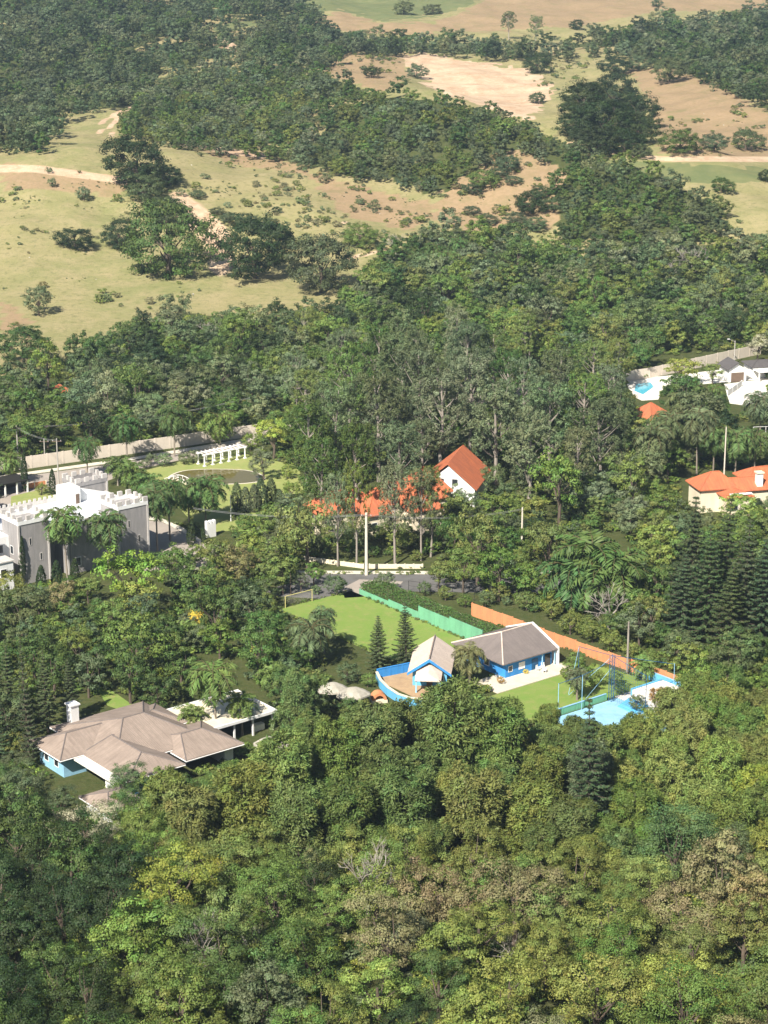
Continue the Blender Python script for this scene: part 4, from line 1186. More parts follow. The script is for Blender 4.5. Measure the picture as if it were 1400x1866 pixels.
def mk_tuft(key, n, nt, k, leaf, height, hc, wide=1.0, aspect=.3, bark='bark'):
    for _ in range(n):
        C, Nn, S, T, d = crown_tuft(nt, k, leaf, height, hc, wide)
        cm = leaf_mesh('crown', C, Nn, S, aspect, M['leaf'], T, along=d)
        tb = MB(); tb.path([(0, 0, -.15), (.02, 0, hc), (0, .02, hc + height * .42)], [.1, .06, .015], 7)
        for i in range(16):
            z = hc - height * .4 + height * .8 * i / 16; a = i * 2.4; r = (1 - .7 * (i / 16) ** 1.7) * .7
            tb.tube((0, 0, z - .15), (r * math.cos(a), r * math.sin(a), z + .1), .025, .008, 4)
        tm = tb.mesh('trunk', M[bark]); model(key, cm, tm, hc)
mk_tuft('P_near', 4, 220, 110, .095, 2.1, 1.45, aspect=.34)
mk_tuft('B_near', 3, 210, 100, .1, 1.9, 1.3, 1.1, .26)

def mk_euc(key, n, nc, k, leaf):
    for _ in range(n):
        hc = 2.7
        z = rng.random(nc); a = rng.random(nc) * 2 * np.pi
        rad = (.35 + .65 * np.sin(np.pi * np.clip(z * .8 + .18, 0, 1))) * (.35 + .65 * rng.random(nc) ** .5)
        cc = np.stack([rad * np.cos(a), rad * np.sin(a), hc - 1.15 + 2.3 * z], 1)
        cd = unit(np.stack([np.cos(a), np.sin(a), np.full(nc, .7)], 1))
        # each clump is a loose cluster of sprigs
        sub = 7
        sc = np.repeat(cc, sub, 0) + rdir(nc * sub) * .27 * np.array([1, 1, .75]); sd = np.repeat(cd, sub, 0)
        C, Nn, S, T = clumps(sc, sd, .085 + .06 * rng.random(len(sc)), k, leaf, .9, .2, .55)
        cm = leaf_mesh('crown', C, Nn, S, .42, M['leaf'], T)
        tb = MB(); w = [random.uniform(-.06, .06) for _ in range(6)]
        tb.path([(0, 0, -.2), (w[0], w[1], 1.1), (w[2], w[3], 2.0), (w[4], w[5], hc + .9)], [.075, .06, .05, .018], 7)
        for i in range(0, nc, 2):
            c = cc[i]; b = Vector((w[2], w[3], max(1.0, c[2] - .6 - .3 * random.random())))
            tb.path([b, b.lerp(Vector(c), .5) + Vector((0, 0, -.05)), c], [.02, .014, .005], 5)
        tm = tb.mesh('trunk', M['palebark']); model(key, cm, tm, hc)
mk_euc('E_mid', 5, 46, 26, .085)

def mk_norfolk(key, n, tiers=24):
    for _ in range(n):
        H = 5.2; C = []; Nn = []; S = []; D = []; T = []
        tb = MB(); tb.path([(0, 0, -.15), (0, 0, H)], [.085, .012], 7)
        for i in range(tiers):
            f = i / (tiers - 1); z = .45 + (H - .5) * f
            L = (1.0 - .93 * f ** 1.15) * (.9 + .2 * random.random())
            nb = 6 if f < .85 else 4
            for j in range(nb):
                if random.random() < .06: continue
                a = 2 * math.pi * (j + .5 * (i % 2) + .25 * random.random()) / nb
                d = Vector((math.cos(a), math.sin(a), 0)); l = L * random.uniform(.8, 1.08)
                tip = d * l + Vector((0, 0, z + .16 * l - .12 * l * (1 - f)))
                b = Vector((0, 0, z)); tb.tube(b, tip, .013, .004, 4)
                ns = max(5, int(34 * l))
                s = np.linspace(.16, 1, ns)[:, None]
                pts = np.array(b) + s * (np.array(tip) - np.array(b)); pts[:, 2] -= (.10 * l * np.sin(np.pi * s[:, 0]))
                side = np.array([-d.y, d.x, 0.0])
                for sg in (-1, 0, 1):
                    w = .085 * (1.15 - .5 * s)
                    C.append(pts + sg * side * w * .8 + rng.normal(size=pts.shape) * .012 + np.array([0, 0, .02]))
                    D.append(np.tile(np.array(d) * .7 + side * sg * .8 + np.array([0, 0, .35]), (ns, 1)))
                    Nn.append(np.tile(np.array([0, 0, 1.0]) + np.array(d) * .25 + sg * .35 * side, (ns, 1)) + .3 * rng.normal(size=(ns, 3)))
                    S.append(np.full(ns, .105) * (.8 + .4 * rng.random(ns)))
        C = np.vstack(C); Nn = np.vstack(Nn); S = np.concatenate(S); D = np.vstack(D)
        cm = leaf_mesh('crown', C, Nn, S, .45, M['leaf'], None, along=D)
        model(key, cm, tb.mesh('trunk', M['bark']), 2.6)
mk_norfolk('N', 5)

def mk_cypress(key, n):
    for _ in range(n):
        m = 520; z = rng.random(m); a = rng.random(m) * 2 * np.pi
        r = np.sin(np.pi * np.clip(z * .93 + .07, 0, 1) ** .75) ** .7 * (.85 + .2 * rng.random(m))
        cc = np.stack([r * np.cos(a), r * np.sin(a), .4 + 6.6 * z], 1)
        cd = unit(np.stack([np.cos(a), np.sin(a), np.full(m, 1.0)], 1))
        k = 10
        d = unit(np.repeat(cd, k, 0) + .4 * rng.normal(size=(m * k, 3)))
        C = np.repeat(cc, k, 0) + d * .22 * rng.random((m * k, 1))
        cm = leaf_mesh('crown', C, np.repeat(cd * np.array([1, 1, .4]), k, 0) + .4 * rng.normal(size=(m * k, 3)), .3 * (.7 + .6 * rng.random(m * k)), .4, M['leaf'], None, along=d)
        tb = MB(); tb.tube((0, 0, -.2), (0, 0, 6.2), .16, .02, 6)
        model(key, cm, tb.mesh('trunk', M['bark']), 3.5)
mk_cypress('C', 2)

def mk_palm(key, n, fronds, droop, leafw, erect=.9):
    """feather palm head: arching fronds with two rows of hanging leaflets; trunk is separate"""
    for _ in range(n):
        C = []; Nn = []; S = []; D = []; T = []
        rb = MB()
        for i in range(fronds):
            f = i / (fronds - 1)
            az = i * 2.39996 + random.uniform(-.2, .2)
            el = math.radians(80 * erect - (95 + 30 * droop) * f * erect + random.uniform(-8, 8))
            h = np.array([math.cos(az), math.sin(az), 0]); p = np.array([0, 0, .05]); ang = el
            L = random.uniform(.9, 1.12) * (1 if f > .12 else .8); ns = 17; pts = [p.copy()]; dirs = []
            for s in range(ns):
                dr = h * math.cos(ang) + np.array([0, 0, math.sin(ang)]); p = p + dr * L / ns * 1.12; pts.append(p.copy()); dirs.append(dr)
                ang -= math.radians(4.0 + 5.6 * droop * (s / ns + .3))
            rb.path([Vector(q) for q in pts[::4]], [.02, .016, .012, .008, .004][:len(pts[::4])], 4)
            side = np.array([-h[1], h[0], 0])
            tw = random.uniform(-.35, .35); hue = rng.random(2) * .5 + .25
            for s in range(2, ns):
                u = s / ns; dr = dirs[s]; upv = np.cross(side, dr); upv *= np.sign(upv[2] + 1e-6)
                ll = .34 * math.sin(math.pi * min(1, u * .8 + .2)) ** .7 * (1.0 if u < .9 else .7)
                for sg in (-1, 1):
                    for sub in (0, .5):
                        out = unit(side * sg * .85 + dr * .5 + upv * (.35 - .75 * droop + tw * sg) + rng.normal(size=3) * .12)
                        base = pts[s] + dr * sub * L / ns
                        C.append(base + out * ll * .5 - np.array([0, 0, ll * .12 * droop])); D.append(out - np.array([0, 0, .35 * droop]))
                        Nn.append(upv + .35 * rng.normal(size=3) + side * sg * .3); S.append(ll); T.append(np.clip(hue + .15 * rng.normal(size=2), 0, 1))
        cm = leaf_mesh('crown', np.array(C), np.array(Nn), np.array(S), leafw, M['leaf'], np.array(T), along=np.array(D))
        rm = rb.mesh('frond_stems', M['leaf'])
        model(key, cm, rm, 0)
mk_palm('Q', 4, 24, 1.0, .15)
mk_palm('Qs', 3, 20, .5, .2, 1.0)
mk_palm('Qb', 3, 24, .75, .2, 1.0)
PTR = []
for _ in range(3):
    tb = MB(); w = random.uniform(-.03, .03)
    tb.path([(0, 0, -.05), (0, 0, .1), (w * .5, 0, .5), (0, 0, .94), (0, 0, 1.0)], [1.25, 1.0, .85, .75, 1.0], 8); PTR.append(tb.mesh('trunk', M['palmtrunk']))

def mk_dead(key, n, mat='deadwood'):
    for _ in range(n):
        tb = MB()
        def grow(p, d, L, r, lev):
            q = p + d * L; m = p.lerp(q, .5) + Vector([random.uniform(-.07, .07) * L for _ in range(3)])
            tb.path([p, m, q], [r, r * .82, r * .62], 6 if lev < 2 else 4)
            if lev >= 5: return
            for i in range(random.choice((2, 3, 3)) if lev else 4):
                nd = (d + Vector((random.gauss(0, .55), random.gauss(0, .55), random.gauss(.12, .32)))).normalized()
                grow(q if i else m.lerp(q, .6), nd, L * random.uniform(.6, .82), r * .58, lev + 1)
        grow(Vector((0, 0, -.1)), Vector((0, 0, 1)), .8, .085, 0)
        model(key, None, tb.mesh('branches', M[mat]), 1.3)
mk_dead('D', 4)

# ------------------------------------------------------------------ colours
COLS = {'dark': ('dark green', (.025, .038, .013)), 'deep': ('deep green', (.052, .08, .021)), 'mid': ('mid green', (.082, .113, .026)), 'olive': ('olive green', (.105, .118, .032)),
        'yel': ('yellow green', (.15, .172, .036)), 'lime': ('lime green', (.165, .215, .04)), 'grey': ('grey green', (.105, .118, .06)), 'brown': ('brownish', (.128, .110, .052)),
        'blue': ('bluish green', (.062, .092, .034)), 'pale': ('pale cream-green', (.21, .205, .12)), 'bamboo': ('light olive', (.138, .15, .04)), 'rust': ('rust orange', (.24, .13, .04)),
        'gold': ('golden yellow', (.42, .33, .05)), 'pine': ('dark olive', (.075, .092, .026)), 'palm': ('mid green', (.06, .092, .027)), 'palml': ('light green', (.10, .135, .034)), 'nor': ('dark green', (.045, .06, .026)), 'slate': ('dull green', (.072, .088, .04))}
KIND = {'G': 'spreading tree', 'R': 'broadleaf tree', 'S': 'spreading tree', 'P': 'pine', 'B': 'bamboo clump', 'E': 'eucalyptus tree', 'N': 'tiered conifer', 'C': 'narrow cypress', 'Q': 'feather palm', 'Qs': 'upright palm', 'D': 'bare dead tree', 'H': 'shrub', 'L': 'large-leaved tree'}
NAME = {'G': 'spreading_tree', 'R': 'broadleaf_tree', 'S': 'spreading_tree', 'P': 'pine_tree', 'B': 'bamboo_clump', 'E': 'eucalyptus_tree', 'N': 'norfolk_pine', 'C': 'cypress_tree', 'Q': 'palm_tree', 'Qs': 'palm_tree', 'D': 'dead_tree', 'H': 'garden_shrub', 'L': 'broadleaf_tree'}
CATS = {'B': 'bamboo', 'H': 'shrub', 'Q': 'palm', 'Qs': 'palm'}
FOL = 1.68
def jit(c, a=.16, m=1.0):
    k = m * FOL * (1 + random.uniform(-a, a))
    return (max(.004, c[0] * .9 * k * (1 + random.uniform(-.12, .12))), c[1] * k, max(.004, c[2] * k * (1 + random.uniform(-.15, .15))), 1)

PLANTS = []     # (object, kind, colour key, px, py, explicit label)
def reg(o, kind, ck, px, py, label):
    o['category'] = CATS.get(kind, 'tree')
    PLANTS.append((o, kind, ck, px, py, label))
    return o

def child(me, name, root, color=None):
    o = bpy.data.objects.new(name, me); COL.objects.link(o); o.parent = root
    if color: o.color = color
    return o

KEYS = {'G': ('G', 'G'), 'R': ('R_near', 'R_mid'), 'S': ('S_near', 'S_mid'), 'P': ('P_near', 'P_near'), 'B': ('B_near', 'B_near'), 'E': ('E_mid', 'E_mid'), 'N': ('N', 'N'), 'C': ('C', 'C'), 'D': ('D', 'D'), 'H': ('shrub', 'shrub'), 'L': ('big_leaf', 'big_leaf')}
def plant_at(kind, p, r, ck, label=None, zs=1.0, near=None, px=None, py=None):
    d = p.y * CP + (CAM_H - p.z) * SP
    keys = KEYS[kind]
    far = d > 340 if near is None else not near
    lst = MODELS[keys[1] if far else keys[0]]
    if kind == 'G': zs *= .8; r *= 1.18
    if kind == 'S' and d > 620: lst = MODELS['S_far']
    cm, tm, hc = random.choice(lst)
    root = bpy.data.objects.new(NAME[kind], None); COL.objects.link(root)
    root.empty_display_size = .3
    root.location = p; root.rotation_euler = (random.uniform(-.04, .04), random.uniform(-.04, .04), random.uniform(0, 6.283)); root.scale = (r, r * random.uniform(.92, 1.08), r * zs)
    if tm: child(tm, 'branches' if kind == 'D' else 'trunk', root)
    if cm: child(cm, 'crown', root, jit(COLS[ck][1], .16, .78 if kind == 'G' else 1.0))
    if px is None:
        a, b, _ = project(p.x, p.y, p.z + hc * r * zs); px, py = float(a), float(b)
    return reg(root, kind, ck, px, py, label)

HC = {'R': 1.2, 'S': 1.1, 'P': 2.0, 'B': 1.5, 'E': 2.7, 'G': .72, 'N': 2.6, 'C': 3.5, 'D': 1.3, 'H': .75, 'L': 1.2}
def plant(kind, px, py, wpx, ck, label=None, zs=1.0):
    hz_ = HC[kind] * (.8 if kind == 'G' else 1)
    """tree whose crown centre is seen at a photo pixel, crown width in photo pixels"""
    r = 4.0
    for _ in range(4):
        p = at(px, py, hz_ * r * zs); d = p.y * CP + (CAM_H - p.z) * SP; r = wpx / 2 * d / FPX
    p.z -= hz_ * r * zs
    return plant_at(kind, p, r, ck, label, zs, px=px, py=py)

def plant_tb(kind, px, top, base, wpx, ck, label=None, model_h=5.2):
    """tree given by its top and base in the photo"""
    p = at(px, base); d = p.y * CP + (CAM_H - p.z) * SP
    h = (base - top) / FPX * d / math.cos(math.radians(17)); r = wpx / 2 * d / FPX
    return plant_at(kind, p, r, ck, label, h / (model_h * r), px=px, py=(top + base) / 2)

def palm(px, py, base, wpx, ck='palm', label=None, kind='Q', trunkw=.2, key=None):
    p = at(px, base); d = p.y * CP + (CAM_H - p.z) * SP
    h = max(1.0, (base - py) / FPX * d / math.cos(math.radians(17))); r = wpx / 2 * d / FPX * 1.15
    root = bpy.data.objects.new('palm_tree', None); COL.objects.link(root); root.location = p; root.rotation_euler = (random.uniform(-.05, .05), random.uniform(-.05, .05), random.uniform(0, 6.28))
    t = child(random.choice(PTR), 'trunk', root); t.scale = (trunkw, trunkw, h)
    cm, rm, _ = random.choice(MODELS[key or kind])
    c = child(cm, 'crown', root, jit(COLS[ck][1])); c.location = (0, 0, h); c.scale = (r, r, r)
    s = child(rm, 'frond_stems', c, (.2, .2, .08, 1))
    return reg(root, kind, ck, px, py, label)
#@@PART4
# ------------------------------------------------------------------ plants one can pick out in the photograph
# lone trees on the hills
plant('G', 137, 436, 62, 'dark', 'small round dark tree standing alone on the pale meadow', .9)
plant('G', 216, 430, 62, 'dark', 'tall dark tree at the left end of the meadow tree row', 1.25)
plant('G', 303, 448, 145, 'deep', 'large spreading tree in the middle of the meadow tree row', 1.35)
plant('G', 465, 462, 122, 'dark', 'dark spreading tree right of the bare earth gully on the meadow', 1.3)
plant('G', 585, 490, 118, 'slate', 'dull green spreading tree at the right end of the meadow tree row', 1.3)
plant('G', 250, 298, 118, 'dark', 'wide dark tree above the meadow dirt track', 1.1)
plant('G', 310, 322, 55, 'dark', 'rounded dark tree just right of the wide tree above the track')
plant('G', 265, 346, 72, 'slate', 'dull green tree below the wide dark tree above the track')
plant('G', 302, 388, 74, 'slate', 'dull green tree directly above the large spreading meadow tree')
for i, (x, y, w) in enumerate([(360, 355, 26), (395, 386, 24), (418, 398, 34), (448, 402, 40), (480, 410, 44), (505, 428, 40), (520, 445, 30)]):
    plant('G', x, y, w, 'slate', None, .8)
plant('G', 655, 432, 58, 'mid', 'thin leafy tree standing at the edge of the meadow below the spur')
plant('H', 70, 548, 72, 'slate', 'grey green bush on the lower left of the meadow')
plant('H', 95, 332, 24, 'slate', 'small upright bush below the left dirt track'); plant('H', 152, 352, 36, 'grey', 'sprawling bush right of the small upright bush below the track')
plant('G', 42, 636, 96, 'deep', 'dense rounded tree at the left edge below the meadow'); plant('G', 12, 690, 60, 'deep', 'dense tree at the left edge below the rounded one')
for i, (x, y, w) in enumerate([(1065, 185, 80), (1120, 175, 90), (1160, 205, 80), (1100, 225, 100), (1050, 225, 80), (1160, 240, 70), (1095, 262, 70), (1140, 262, 60), (1075, 258, 60)]):
    plant('G', x, y, w, 'dark', None, 1.1)
plant('G', 1121, 124, 54, 'dark', 'dark tree standing above the big clump on the right hill'); plant('G', 1165, 116, 40, 'slate', 'dull green tree right of the dark one on the right hill')
plant('G', 1221, 130, 58, 'slate', 'flat topped tree on the brown right hill slope', 1.2)
plant('G', 1241, 260, 64, 'deep', 'round tree above the right dirt road, leftmost of three'); plant('G', 1303, 262, 48, 'slate', 'round tree above the right dirt road, middle of three'); plant('G', 1360, 258, 54, 'slate', 'round tree above the right dirt road, rightmost of three')
plant('G', 1168, 277, 36, 'slate', 'small tree right at the edge of the right dirt road'); plant('G', 1315, 340, 40, 'deep', 'small tree on the green flat below the right dirt road'); plant('G', 1397, 322, 30, 'dark', 'small tree cut by the right edge below the dirt road')
plant('G', 980, 180, 28, 'slate', 'little tree at the right tip of the quarry'); plant('G', 978, 118, 52, 'dark', 'dark round tree above the right side of the quarry'); plant('G', 760, 132, 36, 'grey', 'greyish tree standing at the left edge of the quarry'); plant('G', 678, 133, 30, 'dark', 'small dark tree left of the quarry')
plant('G', 736, 16, 34, 'slate', 'small tree at the top edge, left of a pair'); plant('G', 788, 18, 28, 'slate', 'small tree at the top edge, right of a pair')
plant('E', 928, 36, 26, 'slate', 'tall slim tree on the skyline wood, left of a pair'); plant('E', 977, 44, 28, 'grey', 'tall slim tree on the skyline wood, right of a pair'); plant('G', 1050, 46, 26, 'dark', 'small dark tree on the tan field at the top'); plant('G', 1197, 6, 20, 'slate', 'tiny tree at the top edge on the tan field')
for x, y, w in [(905, 318, 40), (862, 345, 34), (935, 330, 30), (985, 350, 40), (1010, 375, 46), (940, 400, 40), (890, 400, 36), (860, 385, 30), (975, 410, 44)]: plant('G', x, y, w, 'slate', None, .8)
plant('G', 968, 372, 60, 'dark', 'dark tree on the bare front slope of the spur'); plant('G', 880, 330, 50, 'mid', 'tree on the upper bare slope of the spur'); plant('G', 925, 300, 44, 'slate', 'dull tree just above the bare slope of the spur')
plant('D', 1262, 478, 70, 'grey', 'pale bare tree at the foot of the spur at right'); plant('D', 1230, 500, 50, 'grey', 'smaller pale bare tree left of the large bare one'); plant('D', 722, 445, 44, 'grey', 'thin bare tree at the foot of the meadow')
plant('D', 385, 605, 44, 'grey', 'pale bare tree among grey crowns below the meadow')

# castle and park
palm(233, 772, 848, 74, 'palm', 'tall palm before the beige wall, leftmost of three'); palm(318, 757, 832, 78, 'palm', 'tall palm before the beige wall, middle of three'); palm(401, 768, 812, 74, 'palml', 'palm before the beige wall, rightmost of three')
palm(160, 812, 872, 62, 'palm', 'palm standing on the road behind the castle turret'); palm(20, 838, 885, 56, 'palml', 'light green palm at the far left edge by the carport')
palm(124, 946, 1062, 92, 'palm', 'feather palm in front of the castle, left of two'); palm(200, 952, 1052, 92, 'palm', 'feather palm in front of the castle, right of two')
palm(287, 905, 1005, 84, 'palm', 'palm with bushy trunk right of the castle tower'); palm(310, 890, 985, 78, 'palm', 'palm just behind the bushy one right of the castle')
palm(375, 888, 955, 96, 'palm', 'dark palm before the pond, right of two'); palm(345, 900, 958, 70, 'palm', 'palm before the pond, left of two')
palm(240, 862, 905, 60, 'palm', None, 'Qs'); palm(265, 880, 930, 56, 'palm', None, 'Qs'); palm(215, 850, 885, 56, 'palm', None, 'Qs')
for x, tp, bs, w, l in [(45, 826, 896, 11, 'cypress behind the castle roof, left of two'), (96, 856, 902, 11, 'cypress behind the castle roof, right of two'), (348, 948, 996, 15, 'small pointed cypress on the side street kerb'), (371, 962, 990, 9, 'tiny cypress left of the white gate pier'),
                        (41, 978, 1066, 11, 'slim cypress against the castle left tower'), (76, 1030, 1088, 18, 'cypress at the foot of the castle left tower'), (105, 1022, 1080, 20, 'cypress before the dark castle recess'), (138, 1018, 1085, 18, 'cypress before the castle central wall')]:
    plant_tb('C', x, tp, bs, w, 'dark', 'dark ' + l if not l.startswith(('slim', 'small', 'tiny')) else l, 7.0)
for i, (x, tp, bs) in enumerate([(433, 880, 932), (449, 888, 934), (464, 884, 934), (477, 872, 930), (494, 872, 922), (508, 892, 922)]):
    plant_tb('C', x, tp, bs, 20, 'slate', 'pointed juniper %s from the left in the row below the pond' % ['first', 'second', 'third', 'fourth', 'fifth', 'sixth'][i], 7.0)
for x, y, w in [(275, 838, 30), (300, 838, 34), (335, 836, 30), (352, 832, 34), (368, 834, 26), (262, 846, 22)]: plant('H', x, y, w, 'grey')
plant('R', 498, 790, 78, 'yel', 'yellow green tree at the right end of the beige wall'); plant('H', 455, 805, 44, 'mid', 'dark bush beside the yellow green tree'); plant('R', 480, 840, 60, 'grey', 'grey green tree right of the pergola'); plant('H', 505, 868, 14, 'dark', 'tiny clipped bush on the park lawn'); plant('H', 525, 858, 40, 'yel', 'yellowish bush at the right side of the park lawn'); plant('H', 530, 895, 44, 'mid', 'green bush below the yellowish one by the park')
plant('H', 75, 892, 30, 'olive', 'clipped round bush behind the castle'); plant('H', 20, 1040, 50, 'yel', 'yellowish bush at the foot of the castle left edge')
for x, y, w, c in [(15, 1078, 84, 'olive'), (70, 1092, 70, 'slate'), (125, 1095, 64, 'mid'), (160, 1070, 52, 'olive'), (318, 1030, 84, 'mid'), (290, 1018, 44, 'deep'), (395, 1012, 84, 'olive'), (355, 1010, 44, 'mid'), (180, 1195, 80, 'deep'), (300, 1150, 80, 'deep'), (400, 1160, 80, 'mid')]: plant('R', x, y, w, c, None)
for x, y, w in [(600, 972, 44), (630, 962, 36), (640, 975, 40), (700, 968, 46), (735, 965, 36), (745, 985, 40), (775, 968, 40), (790, 995, 44), (575, 990, 46), (680, 1005, 30), (760, 1012, 30), (560, 1262, 46), (588, 1278, 40), (636, 1288, 46), (664, 1282, 30), (1205, 772, 50), (1165, 776, 44)]: plant('H', x, y, w, random.choice(['mid', 'olive', 'slate', 'deep']), None)
plant('R', 104, 726, 54, 'deep', None); plant('R', 122, 716, 34, 'slate', None); plant('R', 515, 1042, 74, 'olive', None); plant('R', 572, 1042, 44, 'mid', None); plant('R', 548, 1058, 40, 'slate', None)
plant('R', 252, 1090, 90, 'yel', None)
plant('R', 236, 1052, 140, 'lime', 'bright lime green tree in front of the castle right tower'); plant('R', 200, 1125, 84, 'mid', 'green tree overlapping the bright lime tree'); plant('R', 355, 1075, 110, 'deep', 'rounded deep green tree right of the lime tree')
plant('R', 435, 1030, 86, 'brown', 'brownish yellow tree right of the deep green rounded tree'); plant('R', 110, 1090, 80, 'brown', 'brownish tree left of the lime tree'); plant('R', 40, 1110, 110, 'slate', 'dull green tree at the left edge below the castle')
plant('H', 362, 1130, 50, 'gold', 'golden yellow shrub above the small garden palm'); palm(338, 1150, 1180, 56, 'palml', 'small palm below the golden yellow shrub', 'Qs')
plant('R', 250, 1175, 140, 'mid', 'broad green tree above the brown roofed house'); plant('R', 330, 1215, 90, 'deep', 'deep green tree above the annex'); plant('R', 500, 1010, 90, 'olive', 'olive tree below the juniper row'); plant('S', 560, 950, 130, 'olive', 'wide olive tree left of the red roofed houses', 1.3)
plant('R', 470, 1185, 110, 'deep', 'deep green tree left of the football lawn'); plant('R', 455, 1110, 90, 'slate', 'dull green tree left of the goal'); palm(462, 985, 1035, 62, 'palml', 'light green palm below the side street', 'Qs')
palm(565, 1150, 1215, 104, 'slate', 'large drooping palm at the near left corner of the football lawn'); palm(590, 1120, 1190, 60, 'slate', 'drooping palm behind the large one by the football lawn')
palm(396, 1228, 1345, 108, 'palml', 'tall light green palm beside the brown roofed house annex'); palm(442, 1282, 1340, 62, 'palml', 'light green palm before the annex, right one', 'Qs'); palm(352, 1305, 1345, 64, 'palml', 'short light green palm between brown roof and annex', 'Qs')
palm(856, 1192, 1246, 74, 'brown', 'dry looking palm between the gabled house and the bungalow'); palm(1052, 1228, 1276, 52, 'slate', 'small double palm on the garden lawn')
palm(90, 1140, 1180, 60, 'palml', 'pale palm left of the broad green tree', 'Qs'); palm(500, 1230, 1262, 60, 'palml', 'low palm left of the garden canopies', 'Qs')
for x, tp, bs, w, l in [(690, 1122, 1222, 60, 'small tiered conifer at the football lawn, left of two'), (740, 1098, 1212, 58, 'tall tiered conifer at the football lawn, right of two'),
                        (20, 1165, 1335, 60, 'dark tiered conifer at the left edge above the brown roof'), (55, 1150, 1400, 44, 'tall slim conifer beside the brown roofed house'), (88, 1180, 1335, 62, 'tiered conifer just left of the chimney'), (132, 1200, 1318, 56, 'tiered conifer behind the chimney'), (-5, 1200, 1400, 60, 'conifer cut by the left edge'),
                        (1252, 905, 1130, 109, 'dark conifer below the cream house, leftmost of the group'), (1312, 908, 1150, 109, 'slim conifer right before the cream house wall'), (1290, 960, 1175, 109, 'dark conifer in the middle of the right group'), (1350, 945, 1190, 119, 'dark conifer right of the slim one in the right group'),
                        (1385, 985, 1200, 111, 'dark conifer near the right edge of the photo'), (1325, 1030, 1205, 106, 'dark conifer at the front of the right group'), (1240, 1010, 1165, 96, 'shorter conifer at the left front of the right group'), (1405, 930, 1160, 109, 'conifer cut by the right edge')]:
    plant_tb('N', x, tp, bs, w, 'nor', l)
plant('H', 614, 1066, 52, 'slate', 'grey green bush at the far corner of the football lawn'); plant('H', 703, 1060, 48, 'grey', 'grey green bush at the street end of the hedge'); plant('H', 633, 1225, 56, 'slate', 'dark bush at the near edge of the football lawn'); plant('H', 670, 1240, 36, 'mid', 'bush behind the left end of the curved blue wall')
plant('H', 958, 1224, 13, 'gold', 'little yellowish bush on the bungalow patio'); plant('H', 912, 1240, 20, 'rust', 'reddish plant at the near corner of the bungalow')
plant('R', 1050, 1208, 58, 'mid', 'leafy green tree right of the bungalow parapet', .8); plant('H', 1032, 1228, 30, 'mid', 'bush below the leafy tree beside the bungalow'); plant('H', 1085, 1240, 46, 'mid', 'bush in the middle of the garden lawn edge'); plant('H', 1135, 1256, 34, 'deep', 'bush right of the net frame mast'); plant('H', 1122, 1236, 40, 'mid', 'bush along the orange wall behind the net frame')
plant('H', 1205, 1270, 50, 'rust', 'orange leaved shrub in front of the white terrace'); plant('H', 1160, 1282, 44, 'slate', 'dull bush left of the orange leaved shrub')
for x, y, w, c in [(775, 1072, 34, 'slate'), (812, 1082, 36, 'olive'), (848, 1094, 36, 'mid'), (885, 1092, 40, 'slate')]: plant('H', x, y, w, c)
plant('R', 845, 1030, 80, 'mid', 'green tree behind the mesh fence by the street', 1.2)
# plants right of the orange wall
for x, y, b, w in [(1075, 1015, 1105, 140), (1040, 1045, 1112, 126), (1118, 1040, 1116, 136), (1085, 1055, 1120, 120)]:
    palm(x, y, b, w, 'palm', None, 'Qs', .26, 'Qb')
plant('D', 1112, 1098, 84, 'brown', 'bare grey branched tree below the broad palms'); plant('D', 1245, 1120, 60, 'grey', 'bare pale limbed tree left of the dark conifers')
plant('L', 1195, 985, 80, 'yel', 'yellow green large-leaved tree above the bare branches'); plant('L', 1160, 1100, 70, 'mid', 'green large-leaved tree right of the bare branched tree')
for x, y, w in [(1005, 1110, 56), (1040, 1135, 62), (1080, 1150, 60), (1115, 1168, 56), (960, 1095, 50), (910, 1080, 46), (1150, 1185, 44), (1185, 1200, 50)]: plant('H', x, y, w, 'olive')
palm(1172, 1213, 1240, 50, 'palml', 'short light palm behind the orange wall end', 'Qs')
plant('R', 1345, 1185, 110, 'blue', 'bluish green rounded tree at the right below the conifers'); plant('R', 1275, 1235, 110, 'mid', 'green tree right of the orange wall end'); plant('R', 1385, 1250, 90, 'mid', 'green tree at the right edge below the conifers')
plant('R', 870, 985, 110, 'olive', 'olive tree right of the red roofs with pale trunk', 1.3); plant('R', 910, 1035, 90, 'mid', 'green tree beside the street right of the red roofs', 1.2); plant('R', 800, 1045, 60, 'olive', 'small olive tree on the street verge'); plant('R', 1000, 990, 100, 'olive', None, 1.2)
plant('R', 1020, 880, 120, 'mid', 'bright mid green tree right of the white gabled house', 1.2); plant('R', 1350, 930, 90, 'yel', 'yellow green tree before the veranda house', .9); plant('H', 1345, 888, 26, 'pale', None)
for x, y, b, w in [(1185, 795, 885, 92), (1155, 800, 880, 84), (1215, 770, 860, 84), (1270, 765, 865, 92), (1300, 790, 865, 80), (1340, 800, 865, 84), (1385, 735, 800, 80), (1375, 800, 862, 70), (1245, 735, 800, 78), (1290, 720, 790, 74), (1120, 830, 890, 70)]:
    palm(x, y, b, w, random.choice(['palm', 'slate', 'palm']), None)
plant('S', 1240, 668, 84, 'yel', 'thin flat topped yellowish tree in front of the beige wall', .8); plant('R', 1300, 675, 44, 'olive', 'small tree left of the white garage'); plant('R', 1382, 632, 60, 'pale', 'pale leafed tree above the white house')
plant('R', 1250, 715, 96, 'deep', 'deep green tree below the beige wall at right'); plant('R', 1300, 735, 70, 'blue', 'bluish tree left of the white terrace')
for x, y, b, w in [(790, 455, 500, 50), (815, 470, 510, 56), (835, 445, 490, 48), (920, 490, 530, 48), (760, 470, 505, 46), (900, 470, 505, 44)]: palm(x, y, b, w, 'palm', None)
